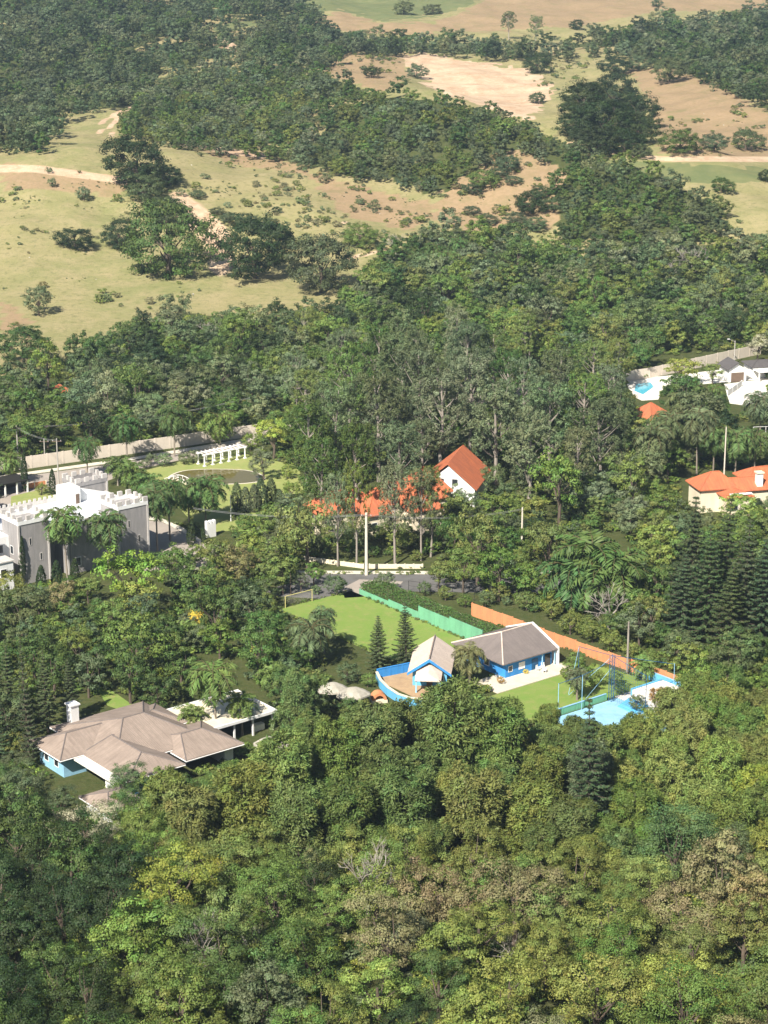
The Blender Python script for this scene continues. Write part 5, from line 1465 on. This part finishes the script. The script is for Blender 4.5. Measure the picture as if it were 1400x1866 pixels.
palm(690, 690, 760, 60, 'palml', None); palm(1000, 620, 670, 56, 'palml', None); palm(1090, 640, 690, 54, 'palm', None)

# eucalyptus grove
for x, y, w in [(560, 790, 84), (612, 755, 90), (585, 850, 84), (650, 832, 90), (690, 735, 96), (728, 820, 92), (770, 690, 96), (735, 645, 88), (806, 742, 100), (858, 700, 96), (905, 760, 104), (955, 715, 100), (1005, 752, 104), (1062, 735, 96), (1095, 778, 90),
                (640, 690, 84), (848, 640, 80), (965, 800, 92), (690, 640, 80), (900, 650, 76), (770, 800, 70), (1020, 690, 84), (925, 690, 80)]:
    plant('E', x, y, w, random.choice(['grey', 'slate', 'mid', 'deep', 'slate']), None, random.uniform(.9, 1.2))
for x, y, w in [(885, 812, 70), (790, 815, 46), (905, 870, 70), (830, 905, 44), (860, 915, 50)]: plant('R', x, y, w, random.choice(['slate', 'mid', 'grey']), None, 1.3)
for x, tp, bs, w in [(616, 800, 1032, 52), (720, 780, 1030, 70), (768, 790, 1022, 60), (785, 800, 1015, 60), (650, 780, 1030, 56)]:
    plant_tb('E', x, tp, bs, w, random.choice(['grey', 'olive']), None, 5.3)

# foreground
FG = [('P', 830, 1306, 170, 'pine'), ('P', 755, 1322, 130, 'pine'), ('P', 690, 1335, 150, 'pine'), ('P', 910, 1325, 150, 'pine'), ('P', 1060, 1345, 70, 'pine'), ('P', 1095, 1345, 60, 'olive'), ('P', 610, 1360, 140, 'mid'), ('P', 520, 1390, 150, 'olive'), ('P', 985, 1400, 110, 'pine'), ('P', 740, 1450, 160, 'pine'), ('P', 640, 1470, 150, 'pine'),
      ('P', 860, 1460, 160, 'olive'), ('P', 960, 1470, 140, 'olive'), ('P', 540, 1475, 150, 'pine'), ('P', 440, 1450, 150, 'olive'), ('P', 350, 1480, 140, 'olive'), ('R', 225, 1420, 84, 'blue'), ('R', 50, 1425, 100, 'slate'), ('R', 105, 1462, 80, 'slate'), ('R', 20, 1390, 60, 'slate'), ('P', 300, 1440, 120, 'olive'), ('R', 395, 1430, 90, 'mid'),
      ('P', 1075, 1400, 120, 'slate'), ('N', 1080, 1420, 120, 'nor'), ('P', 1030, 1340, 60, 'olive'), ('P', 560, 1325, 60, 'olive'), ('P', 1000, 1305, 60, 'olive'), ('P', 1045, 1330, 70, 'pine'),
      ('B', 1170, 1350, 110, 'bamboo'), ('B', 1260, 1340, 110, 'bamboo'), ('B', 1130, 1430, 110, 'bamboo'), ('B', 1220, 1420, 120, 'bamboo'), ('B', 1310, 1400, 120, 'bamboo'), ('B', 1380, 1450, 110, 'yel'), ('B', 1350, 1330, 100, 'mid'), ('B', 1280, 1470, 110, 'bamboo'), ('B', 1180, 1480, 90, 'yel'), ('B', 1395, 1370, 90, 'bamboo'),
      ('R', 1230, 1540, 190, 'blue'), ('R', 1330, 1560, 130, 'slate'), ('R', 1130, 1560, 110, 'blue'), ('R', 1390, 1600, 120, 'olive'),
      ('S', 160, 1500, 170, 'pale'), ('R', 60, 1560, 170, 'dark'), ('R', 30, 1460, 120, 'slate'), ('R', 110, 1660, 170, 'dark'), ('R', 30, 1720, 160, 'dark'), ('R', 240, 1560, 120, 'deep'),
      ('R', 310, 1610, 190, 'yel'), ('S', 400, 1570, 190, 'olive'), ('R', 500, 1640, 170, 'mid'), ('R', 250, 1720, 190, 'mid'), ('R', 390, 1740, 180, 'deep'), ('R', 560, 1740, 180, 'deep'), ('R', 600, 1650, 130, 'mid'), ('R', 160, 1800, 170, 'dark'), ('R', 330, 1830, 170, 'mid'), ('R', 480, 1830, 170, 'slate'),
      ('R', 560, 1580, 90, 'brown'), ('S', 800, 1630, 200, 'brown'), ('S', 940, 1620, 210, 'brown'), ('R', 740, 1700, 130, 'grey'), ('R', 870, 1690, 150, 'olive'), ('R', 1010, 1660, 150, 'olive'), ('S', 1130, 1680, 190, 'olive'), ('S', 1260, 1660, 180, 'brown'), ('R', 1360, 1700, 150, 'olive'),
      ('R', 690, 1800, 150, 'yel'), ('R', 800, 1790, 150, 'deep'), ('S', 930, 1800, 210, 'bamboo'), ('S', 1090, 1800, 220, 'olive'), ('S', 1250, 1790, 210, 'bamboo'), ('R', 1370, 1820, 60, 'olive'), ('R', 600, 1850, 150, 'olive'), ('R', 760, 1870, 130, 'dark'), ('S', 1000, 1900, 200, 'brown'), ('S', 1180, 1900, 200, 'olive'), ('R', 60, 1880, 150, 'dark'), ('R', 420, 1910, 150, 'olive'), ('R', 250, 1910, 150, 'deep'), ('R', 1330, 1910, 150, 'brown'), ('R', 680, 1930, 140, 'olive'), ('R', 560, 1945, 140, 'mid'), ('R', 850, 1930, 160, 'bamboo')]
for kd, x, y, w, c in FG:
    plant(kd, x, y, w, c, None)
plant('D', 672, 1606, 120, 'pale', 'pale bare dead tree in the middle foreground', 1.35); plant('D', 372, 1730, 110, 'pale', 'pale bare branches among green crowns at lower left', 1.4); plant('D', 930, 1720, 70, 'pale', 'bare branches above the small clearing at lower right'); plant('D', 470, 1715, 70, 'pale', 'small bare tree right of the pale branches at lower left'); plant('D', 1290, 1560, 60, 'pale', 'thin bare limbs beside the bluish tree at right')
plant('D', 1210, 1290, 60, 'grey', 'broken pale trunk among the trees at the right')

# ------------------------------------------------------------------ hedge
def hedge(name, label, b0, b1, q0, q1, h, ck, density=26):
    A = []; Nn = []
    L = abs(q1 - q0); W = abs(b1 - b0)
    t = estate(name, label, 'hedge', b0, q0)
    for (n, f) in ((int(L * W * density), 'top'), (int(L * h * density), 'l'), (int(L * h * density), 'r'), (int(W * h * density * 2), 'e')):
        u = rng.random((n, 3)); p = np.zeros((n, 3)); nn = np.zeros((n, 3))
        p[:, 0] = u[:, 0] * W; p[:, 1] = u[:, 1] * (q1 - q0); p[:, 2] = u[:, 2] * h
        if f == 'top': p[:, 2] = h; nn[:, 2] = 1
        if f == 'l': p[:, 0] = 0; nn[:, 0] = -1
        if f == 'r': p[:, 0] = W; nn[:, 0] = 1
        if f == 'e': p[:, 1] = np.where(u[:, 1] > .5, q1 - q0, 0); nn[:, 1] = np.where((p[:, 1] > 0), 1, -1)
        p += .13 * rng.normal(size=(n, 3)); p[:, 2] += .12 * np.sin(p[:, 1] * 1.1) + .08 * np.sin(p[:, 1] * 2.7 + p[:, 0] * 2)
        A.append(p); Nn.append(nn + .55 * rng.normal(size=(n, 3)))
    A = np.vstack(A); Nn = np.vstack(Nn)
    child(leaf_mesh('foliage', A, Nn, .26 * (.7 + .6 * rng.random(len(A))), .6, M['leaf']), 'foliage', t, jit(COLS[ck][1]))
    MB().box(.25, W - .25, min(0, q1 - q0) + .3, max(0, q1 - q0) - .3, 0, h - .25).build('inner_twigs', 'bark', t)
hedge('hedge', 'long clipped green hedge between the green wall and the cream wall', 239.6, 243.9, 310.5, 273.5, 1.9, 'deep', 60)

# ------------------------------------------------------------------ woods
CLEAR = [[(-10, 845), (55, 838), (240, 808), (460, 778), (475, 800), (470, 830), (545, 850), (545, 900), (420, 930), (430, 985), (380, 1000), (285, 1010), (262, 1020), (190, 1040), (-10, 1070)],
         [(497, 1085), (590, 1088), (640, 1042), (790, 1042), (830, 1075), (900, 1095), (1000, 1135), (1110, 1170), (1235, 1238), (1235, 1262), (1165, 1300), (1040, 1315), (925, 1290), (880, 1240), (830, 1245), (735, 1285), (660, 1285), (590, 1270), (600, 1205), (545, 1150)],
         [(60, 1300), (115, 1275), (200, 1283), (290, 1300), (370, 1262), (490, 1262), (495, 1325), (430, 1360), (395, 1385), (200, 1405), (170, 1450), (100, 1450), (60, 1380)],
         [(590, 900), (640, 885), (800, 860), (806, 900), (800, 950), (600, 955)], [(785, 815), (870, 815), (900, 850), (872, 895), (815, 890)], [(540, 1015), (800, 1015), (800, 1065), (540, 1065)],
         [(1230, 862), (1400, 850), (1400, 900), (1345, 905), (1325, 925), (1262, 935), (1240, 905)], [(1185, 655), (1330, 638), (1400, 640), (1400, 742), (1325, 738), (1315, 690), (1195, 702)], [(1148, 690), (1205, 690), (1205, 728), (1150, 722)], [(1168, 728), (1206, 728), (1206, 768), (1165, 765)],
         [(815, 700), (1000, 680), (1000, 712), (815, 728)], [(100, 690), (118, 690), (118, 712), (98, 712)], [(470, 1340), (530, 1340), (530, 1395), (470, 1395)], [(1370, 765), (1400, 765), (1400, 815), (1370, 815)], [(900, 1690), (965, 1690), (965, 1715), (900, 1715)], [(180, 1258), (220, 1262), (235, 1290), (190, 1282)], [(1010, 975), (1140, 975), (1160, 1040), (1150, 1095), (1010, 1095)], [(350, 1195), (445, 1195), (450, 1262), (345, 1262)], [(180, 1015), (290, 1015), (300, 1080), (180, 1080)]]
CLB = [(P, (min(p[0] for p in P), min(p[1] for p in P), max(p[0] for p in P), max(p[1] for p in P))) for P in CLEAR]
def clear_hit(px, py, rpx, k=.78):
    xs = [px]; ys = [py]
    for i in range(10):
        a = 2 * math.pi * i / 10
        xs.append(px + rpx * k * math.cos(a)); ys.append(py + rpx * k * math.sin(a))
    for i in range(5): xs.append(px + rpx * .45 * math.cos(1.256 * i)); ys.append(py + rpx * .45 * math.sin(1.256 * i))
    for P, (x0, y0, x1, y1) in CLB:
        if px + rpx < x0 or px - rpx > x1 or py + rpx < y0 or py - rpx > y1: continue
        if any(inpt(x, y, P) for x, y in zip(xs, ys)): return True
    return False

cells = {}
def cell_add(x, y, r): cells.setdefault((int(x // 8), int(y // 8)), []).append((x, y, r))
def cell_free(x, y, r, k):
    cx, cy = int(x // 8), int(y // 8)
    for i in range(cx - 2, cx + 3):
        for j in range(cy - 2, cy + 3):
            for (a, b, q) in cells.get((i, j), ()):
                if (a - x) ** 2 + (b - y) ** 2 < (k * (r + q)) ** 2: return False
    return True
for o, kd, ck, px, py, lb in PLANTS:
    r = o.scale[0] if kd not in ('Q', 'Qs') else 1.2
    if kd == 'D': r *= .4
    if kd == 'C': r = .8
    if kd == 'E': r *= .7
    cell_add(o.location.x, o.location.y, r)

def spec(px, py):
    px = min(max(px, 0), 1399)
    if py > 1560 and px > 640: return 'R', ['olive', 'brown', 'bamboo', 'olive', 'mid'], (4.2, 6.4)
    if py > 1440 and px <= 230: return 'R', ['dark', 'deep', 'dark'], (4, 6.5)
    if py > 1440 and px <= 640: return 'R', ['deep', 'mid', 'dark', 'olive', 'mid'], (4, 6)
    if py > 1270 and 380 < px < 1100: return 'P', ['pine', 'olive', 'pine'], (3.2, 4.6)
    if py > 1260 and px >= 1040: return 'B', ['bamboo', 'olive', 'mid'], (2.6, 5)
    if py > 1100: return 'R', ['mid', 'deep', 'olive', 'slate', 'deep'], (2.2, 5)
    if py > 900: return 'R', ['mid', 'olive', 'deep', 'slate', 'mid', 'grey', 'dark'], (2.2, 5)
    if 540 < px < 1130 and py > 620: return ('E', ['grey', 'slate', 'olive'], (3.4, 4.6)) if random.random() < .1 else ('R', ['mid', 'slate', 'deep', 'grey'], (3, 4.6))
    if px < 560: return 'R', ['slate', 'dark', 'grey', 'deep', 'slate', 'mid'], (2.6, 6.6)
    return 'R', ['mid', 'slate', 'deep', 'grey', 'mid', 'olive', 'dark'], (2.6, 6.4)

cand = []; beyond = []
ncand = 52000
yy = 150 + (690 - 150) * rng.random(ncand) ** .9
xx = (rng.random(ncand) * 2 - 1) * (yy * .30 + 40)
gg = ground_z(xx, yy); bxx, byy, dd = project(xx, yy, gg)
okk = inpoly(bxx, byy - 5.5 * FPX / dd, W_VAL)
for P in CLEAR: okk &= ~inpoly(bxx, byy, P)
for x, y, gz, bx, by, d in zip(xx[okk].tolist(), yy[okk].tolist(), gg[okk].tolist(), bxx[okk].tolist(), byy[okk].tolist(), dd[okk].tolist()):
    h0 = 5.5 * FPX / d
    kd, cs, (r0, r1) = spec(bx, by - h0)
    r = random.uniform(r0, r1); hc = HC[kd] * r
    if not cell_free(x, y, r, .62 if kd != 'E' else .5): continue
    px, py, d = project(x, y, gz + hc); px, py = float(px), float(py); rp = r * FPX / float(d)
    outside = py - rp > 1900 or px < -50 or px > 1450
    if clear_hit(px, py, rp * (1.25 if kd in ('P', 'E') else 1)): continue
    cell_add(x, y, r * (.7 if kd == 'E' else 1))
    if outside: beyond.append((x, y, gz, r, random.choice(cs)))
    else: cand.append((rp, kd, x, y, gz, r, random.choice(cs), px, py))
cand.sort(reverse=True)
nR = sum(1 for p in PLANTS if p[1] in 'RSL')
rest = []
for rp, kd, x, y, gz, r, ck, px, py in cand:
    if kd == 'R':
        if nR >= 300: rest.append((x, y, gz, r, ck)); continue
        nR += 1
    plant_at(kd, Vector((x, y, gz)), r, ck, None, random.uniform(.9, 1.2), px=px, py=py)
print('individual plants', len(PLANTS), 'broadleaf', nR, 'rest', len(rest))

def proto_collection(key):
    c = bpy.data.collections.new('models_' + key)
    for i, (cm, tm, hc) in enumerate(MODELS[key]):
        o = bpy.data.objects.new('%s_model' % ('bush' if key == 'bush' else 'wood'), cm); c.objects.link(o)
    return c

def mass(name, pts, keys, label=None, mul=1.0):
    """one object: many crowns that read as a single mass"""
    n = len(pts)
    me = bpy.data.meshes.new(name)
    co = np.array([(p[0], p[1], p[2]) for p in pts], np.float32)
    me.vertices.add(n); me.vertices.foreach_set('co', co.ravel())
    def attr(nm, typ, data, fld):
        a = me.attributes.new(nm, typ, 'POINT'); a.data.foreach_set(fld, np.asarray(data, np.float32 if typ != 'INT' else np.int32).ravel())
    attr('size', 'FLOAT', [p[3] for p in pts], 'value')
    attr('turn', 'FLOAT', rng.random(n) * 6.283, 'value')
    attr('pick', 'INT', rng.integers(0, 100, n), 'value')
    attr('col', 'FLOAT_COLOR', [jit(COLS[p[4]][1], .2, mul) for p in pts], 'color')
    me.update()
    o = bpy.data.objects.new(name, me); COL.objects.link(o)
    ng = bpy.data.node_groups.new(name + '_nodes', 'GeometryNodeTree')
    ng.interface.new_socket('Geometry', in_out='INPUT', socket_type='NodeSocketGeometry'); ng.interface.new_socket('Geometry', in_out='OUTPUT', socket_type='NodeSocketGeometry')
    gi = ng.nodes.new('NodeGroupInput'); go = ng.nodes.new('NodeGroupOutput')
    ip = ng.nodes.new('GeometryNodeInstanceOnPoints'); ci = ng.nodes.new('GeometryNodeCollectionInfo')
    ci.inputs['Collection'].default_value = proto_collection(keys); ci.inputs['Separate Children'].default_value = True; ci.inputs['Reset Children'].default_value = True
    def na(nm, typ):
        a = ng.nodes.new('GeometryNodeInputNamedAttribute'); a.data_type = typ; a.inputs['Name'].default_value = nm; return a.outputs['Attribute']
    cx = ng.nodes.new('ShaderNodeCombineXYZ'); ng.links.new(na('turn', 'FLOAT'), cx.inputs[2])
    ng.links.new(gi.outputs[0], ip.inputs['Points']); ng.links.new(ci.outputs[0], ip.inputs['Instance'])
    ip.inputs['Pick Instance'].default_value = True
    ng.links.new(na('pick', 'INT'), ip.inputs['Instance Index']); ng.links.new(cx.outputs[0], ip.inputs['Rotation']); ng.links.new(na('size', 'FLOAT'), ip.inputs['Scale'])
    ng.links.new(ip.outputs[0], go.inputs[0])
    md = o.modifiers.new('mass', 'NODES'); md.node_group = ng
    o['kind'] = 'stuff'
    if label: o['label'] = label
    return o

rest += beyond
if rest: tag(mass('valley_wood', rest, 'R_farm'), 'mixed green woodland filling the valley behind the houses', 'woodland')

# hill woods
OPEN = [[(300, 88), (400, 48), (560, 12), (575, 40), (470, 62), (450, 98), (370, 106)], [(-50, 100), (90, 100), (88, 166), (-50, 172)], [(0, 300), (240, 335), (240, 300), (0, 280)]]
hill = []
cells = {}
hand_hill = [(o.location.x, o.location.y, o.scale[0]) for o, kd, *_ in PLANTS if o.location.y > 640]
for h in hand_hill: cell_add(*h)
ncand = 84000
yy = 640 + (1620 - 640) * rng.random(ncand); xx = (rng.random(ncand) * 2 - 1) * (yy * .26 + 30)
zz = ground_z(xx, yy); bx, by, d = project(xx, yy, zz + 3)
opn = opening(xx, yy); opn2 = opening(xx, yy, -.85)
zn = np.full(ncand, -1)
jx = bx + 6 * vnoise(xx, yy, 9); jy = by + 3 * vnoise(yy, xx, 8)
for i, P in enumerate((W_UP, W_SPUR, W_TOP)): zn[inpoly(jx, jy, P)] = i
zn[(zn < 0) & inpoly(jx, jy, W_VAL)] = 3
for i in range(ncand):
    k = zn[i]
    if k < 0: continue
    r = random.uniform(2.2, 6.4) if k != 1 else random.uniform(2.0, 5.6)
    if k == 1 and by[i] > 270 and 800 < bx[i] < 1060 and random.random() < .45: continue
    if yy[i] > 1100: r *= 1.15
    if k == 0 and any(inpt(bx[i], by[i], P) for P in OPEN) and random.random() < .93: continue
    if opn[i] and k != 3 and (k != 1 or opn2[i]) and random.random() < .88: continue
    if not cell_free(xx[i], yy[i], r, .6): continue
    cell_add(xx[i], yy[i], r)
    pal = {0: ['slate', 'dark', 'slate', 'grey', 'deep', 'slate'], 1: ['slate', 'mid', 'deep', 'slate', 'olive', 'grey'], 2: ['slate', 'dark', 'deep', 'grey'], 3: ['mid', 'slate', 'olive', 'grey', 'deep']}[k]
    hill.append((xx[i], yy[i], zz[i] - .4, r, random.choice(pal)))
print('hill wood', len(hill))
tag(mass('hill_wood', hill, 'R_far', None, .8), 'dense dull green woodland covering the spur and far hillsides', 'woodland')

# scrub on the meadows, undergrowth between the trees
scrub = []
SCR = [([(560, 320), (760, 360), (800, 420), (620, 400), (560, 360)], 40, 'slate'), ([(800, 350), (930, 275), (1010, 310), (1000, 440), (830, 430)], 60, 'olive'), ([(330, 265), (520, 295), (640, 340), (500, 330), (380, 290)], 30, 'grey'), ([(0, 300), (230, 335), (230, 400), (0, 400)], 22, 'grey'), ([(0, 400), (200, 420), (500, 540), (300, 570), (0, 640)], 22, 'olive'),
       ([(590, 100), (735, 70), (730, 150), (600, 125)], 80, 'slate'), ([(1180, 190), (1400, 210), (1400, 290), (1190, 280)], 40, 'olive'), ([(380, 60), (560, 50), (560, 110), (380, 110)], 130, 'slate'), ([(980, 110), (1100, 95), (1030, 170), (980, 170)], 60, 'grey'), ([(560, 330), (300, 340), (420, 400), (560, 440), (640, 420)], 90, 'grey'), ([(1330, 420), (1400, 430), (1400, 470), (1330, 450)], 30, 'slate'), ([(1000, 450), (1330, 420), (1330, 470), (1000, 480)], 60, 'olive'), ([(640, 480), (700, 460), (780, 430), (640, 420)], 50, 'olive')]
for P, n, ck in SCR:
    xs_ = [p[0] for p in P]; ys_ = [p[1] for p in P]; k = 0; tries = 0
    while k < n and tries < n * 8:
        tries += 1
        px = random.uniform(min(xs_), max(xs_)); py = random.uniform(min(ys_), max(ys_))
        if not inpt(px, py, P): continue
        p = at(px, py); k += 1; s0 = random.choice((.4, .5, .7, 1.0, 1.4, 2.2))
        for _j in range(random.choice((1, 1, 2, 4, 7))):
            qx = p.x + random.gauss(0, 1.6 * s0 + .8); qy = p.y + random.gauss(0, 1.6 * s0 + .8)
            scrub.append((qx, qy, float(ground_z(qx, qy)) - .1, s0 * random.uniform(.4, 1.1), random.choice((ck, 'slate', 'brown', 'olive'))))
tag(mass('meadow_scrub', scrub, 'bush'), 'scattered low scrub bushes on the pale hill meadows', 'scrub')
under = []
n = 22000
yy = 160 + 525 * rng.random(n); xx = (rng.random(n) * 2 - 1) * (yy * .27 + 30); zz = ground_z(xx, yy); bx, by, d = project(xx, yy, zz); tx, ty, _ = project(xx, yy, zz + 1.6)
ok = inpoly(bx, by, W_VAL)
for P in CLEAR: ok &= ~inpoly(bx, by, P) & ~inpoly(tx, ty, P)
for i in np.nonzero(ok)[0]:
    under.append((xx[i], yy[i], zz[i] - .1, random.uniform(.8, 1.9), random.choice(('mid', 'olive', 'slate', 'deep', 'mid', 'yel'))))
tag(mass('undergrowth', under, 'bush'), 'leafy undergrowth between the trees of the valley', 'undergrowth')

# low plants along lawn and wall edges
edge = []
EDG = [[(221.5, 312.5), (221.5, 276.5), (238.8, 276.5)], [(221.5, 312.7), (238.8, 312.7)], [(222, 255), (222, 242.5), (224.8, 242.2)], [(247.9, 283), (251.2, 246)], [(238.6, 308), (238.6, 278)], [(225, 262.3), (231, 262.3)], [(229, 242.7), (237, 242.7)], [(244.8, 310), (244.8, 273)], [(243.6, 255.2), (248, 255.2), (250, 246)]]
for ln in EDG:
    for (b0, q0), (b1, q1) in zip(ln[:-1], ln[1:]):
        for _ in range(int(math.hypot(b1 - b0, q1 - q0) * 3.2)):
            u = random.random(); w = E2W(b0 + (b1 - b0) * u + random.gauss(0, .22), q0 + (q1 - q0) * u + random.gauss(0, .22))
            edge.append((w.x, w.y, .02, random.choice((.12, .16, .22, .3, .45)), random.choice(('mid', 'olive', 'yel', 'deep', 'grey'))))
for P in ([(345, 838), (450, 828), (545, 850), (555, 905), (440, 965)], [(262, 858), (300, 900), (345, 945), (372, 972)], [(540, 1047), (1060, 1050)], [(556, 1026), (770, 1039)], [(266, 938), (334, 961), (420, 1004)]):
    for (x0, y0), (x1, y1) in zip(P[:-1], P[1:]):
        for _ in range(int(math.hypot(x1 - x0, y1 - y0) * .35)):
            u = random.random(); w = atz(x0 + (x1 - x0) * u + random.gauss(0, 2), y0 + (y1 - y0) * u - random.random() * 4)
            edge.append((w.x, w.y, .02, random.choice((.15, .2, .3, .5)), random.choice(('mid', 'olive', 'yel', 'deep', 'grey'))))
tag(mass('border_plants', edge, 'bush'), 'low weeds and border plants along lawn, kerb and wall edges', 'border plants')

# pale stones scattered on the meadows
st = MB()
for _ in range(34):
    px, py = random.choice([(random.uniform(20, 620), random.uniform(400, 570)), (random.uniform(1050, 1390), random.uniform(180, 350)), (random.uniform(330, 760), random.uniform(300, 400))])
    p = at(px, py); s = random.uniform(.12, .38)
    vs = [(p.x + s * x * random.uniform(.7, 1.2), p.y + s * y * random.uniform(.7, 1.2), p.z + s * z) for x, y, z in ((-1, -.8, -.2), (1, -.7, -.2), (.9, .8, -.2), (-.8, .9, -.2), (-.5, -.4, .6), (.5, -.3, .7), (.4, .5, .6), (-.5, .4, .7))]
    st.add(vs, [(3, 2, 1, 0), (4, 5, 6, 7), (0, 1, 5, 4), (1, 2, 6, 5), (2, 3, 7, 6), (3, 0, 4, 7)])
o = st.build('meadow_stones', 'rock'); tag(o, 'small pale stones scattered over the hill meadows', 'stones', kind='stuff')

# small pale clearing with a wall at lower right foreground
p = at(935, 1740, 6)
# ------------------------------------------------------------------ haze
hz = MB().box(-1520, 1520, -320, 3320, -6, 190).build('haze', None)
hm, nt, out = new_mat('haze_air')
pv = nt.nodes.new('ShaderNodeVolumePrincipled')
pv.inputs['Color'].default_value = (.62, .80, 1, 1); pv.inputs['Density'].default_value = .0001; pv.inputs['Anisotropy'].default_value = .2
nt.links.new(pv.outputs[0], out.inputs['Volume'])
hz.data.materials.append(hm); hz['kind'] = 'stuff'; hz['label'] = 'thin pale blue haze filling the valley air'
hz.display_type = 'WIRE'

# ------------------------------------------------------------------ labels that single out each plant
ZONES = [((0, 0, 1400, 120), 'on the far top hills'), ((0, 120, 560, 420), 'above the left meadow'), ((560, 120, 1400, 420), 'on the right hills'), ((0, 420, 640, 570), 'on the left meadow'), ((640, 420, 1020, 560), 'at the foot of the spur'), ((1020, 420, 1400, 560), 'below the spur at right'),
         ((0, 570, 280, 660), 'below the meadow at left edge'), ((280, 570, 560, 660), 'below the meadow'), ((0, 660, 280, 840), 'behind the left beige wall'), ((280, 660, 560, 840), 'behind the beige wall right part'), ((0, 840, 280, 1010), 'around the castle'), ((280, 840, 560, 1010), 'around the pond park'),
         ((560, 560, 840, 640), 'in the upper middle wood'), ((840, 560, 1120, 640), 'in the wood right of centre'), ((1120, 560, 1400, 660), 'above the white house'), ((560, 640, 700, 780), 'in the grove above red roofs, left'), ((700, 640, 840, 780), 'in the grove above red roofs'), ((840, 640, 980, 780), 'in the grove above white gable'), ((980, 640, 1150, 780), 'in the grove left of the pool'),
         ((560, 780, 700, 940), 'above the left red roof'), ((700, 780, 840, 940), 'behind the middle red roofs'), ((840, 780, 1000, 940), 'right of the white gabled house'), ((1000, 780, 1200, 940), 'left of the cream house'), ((1150, 640, 1400, 780), 'below the pool'), ((1200, 780, 1400, 940), 'around the cream house'),
         ((0, 1010, 200, 1180), 'below the castle'), ((200, 1010, 400, 1180), 'below the castle right tower'), ((400, 940, 600, 1100), 'left of the street'), ((600, 940, 850, 1100), 'beside the street'), ((400, 1100, 620, 1280), 'left of the football lawn'), ((0, 1180, 400, 1290), 'above the brown roofed house'), ((850, 940, 1050, 1180), 'above the orange wall'), ((1050, 940, 1230, 1180), 'around the bare branched tree'), ((1230, 940, 1400, 1180), 'among the right conifers'),
         ((620, 1180, 1230, 1300), 'around the blue bungalow garden'), ((1230, 1180, 1400, 1300), 'right of the orange wall end'), ((0, 1290, 200, 1480), 'left of the brown roof'), ((200, 1290, 400, 1480), 'below the brown roof'), ((400, 1280, 560, 1420), 'right of the annex'), ((560, 1280, 720, 1420), 'below the curved blue wall'), ((720, 1280, 900, 1420), 'below the gabled house'), ((900, 1280, 1060, 1420), 'below the garden lawn'), ((1060, 1280, 1230, 1420), 'below the white terrace'), ((1230, 1280, 1400, 1420), 'at the right below orange wall'),
         ((400, 1420, 600, 1540), 'in the left part of the pine stand'), ((600, 1420, 800, 1540), 'in the middle of the pine stand'), ((800, 1420, 1020, 1540), 'in the right part of pine stand'), ((1020, 1420, 1230, 1540), 'in the bamboo at right'), ((1230, 1420, 1400, 1540), 'in bamboo at the right edge'),
         ((0, 1480, 200, 1640), 'in the shaded lower left'), ((200, 1480, 400, 1640), 'in the foreground below brown roof'), ((400, 1540, 640, 1700), 'in the foreground left of the dead tree'), ((640, 1540, 860, 1700), 'in the foreground around the dead tree'), ((860, 1540, 1100, 1700), 'in the foreground right of dead tree'), ((1100, 1540, 1400, 1700), 'in the foreground at right edge'), ((0, 1640, 200, 1800), 'near the bottom left edge'), ((200, 1640, 400, 1800), 'near bottom around pale branches'),
         ((400, 1700, 700, 1800), 'near the bottom left of centre'), ((700, 1700, 1000, 1800), 'near the bottom centre'), ((1000, 1700, 1400, 1800), 'near the bottom right'), ((0, 1800, 350, 2100), 'at the bottom left corner'), ((350, 1800, 700, 2100), 'at the bottom edge left of centre'), ((700, 1800, 1050, 2100), 'at the bottom edge right of centre'), ((1050, 1800, 1500, 2100), 'at the bottom right corner')]
def zone(px, py):
    px = min(max(px, 0), 1399)
    for (x0, y0, x1, y1), t in ZONES:
        if x0 <= px < x1 and y0 <= py < y1: return t
    return 'in the middle wood' if py < 1300 else 'in the foreground'
ORD = ['leftmost', 'second from left', 'third from left', 'fourth from left', 'fifth from left', 'sixth from left', 'seventh from left', 'eighth from left', 'ninth from left', 'tenth from left', 'eleventh from left', 'twelfth from left']
sets = {}
for o, kd, ck, px, py, lb in PLANTS:
    zt = zone(px, py)
    o['group'] = {'R': 'broadleaf trees', 'G': 'trees standing on the hill meadows', 'S': 'spreading trees', 'L': 'large-leaved trees', 'P': 'pine stand', 'B': 'bamboo clumps', 'E': 'eucalyptus grove', 'N': 'tiered conifers', 'C': 'cypresses and junipers', 'Q': 'feather palms', 'Qs': 'upright palms', 'D': 'bare dead trees', 'H': 'garden shrubs'}[kd]
    if lb: o['label'] = lb
    else:
        word = COLS[ck][0] + ' ' if kd != 'D' else ''
        sets.setdefault(word + KIND[kd] + ' ' + zt, []).append((px, o))
for base, lst in sets.items():
    lst.sort(key=lambda t: t[0])
    for i, (px, o) in enumerate(lst):
        if len(lst) == 1: o['label'] = base
        elif len(lst) <= 12: o['label'] = base + ', ' + (ORD[i] if i < len(lst) - 1 else 'rightmost')
        else: o['label'] = base; o['group'] = base
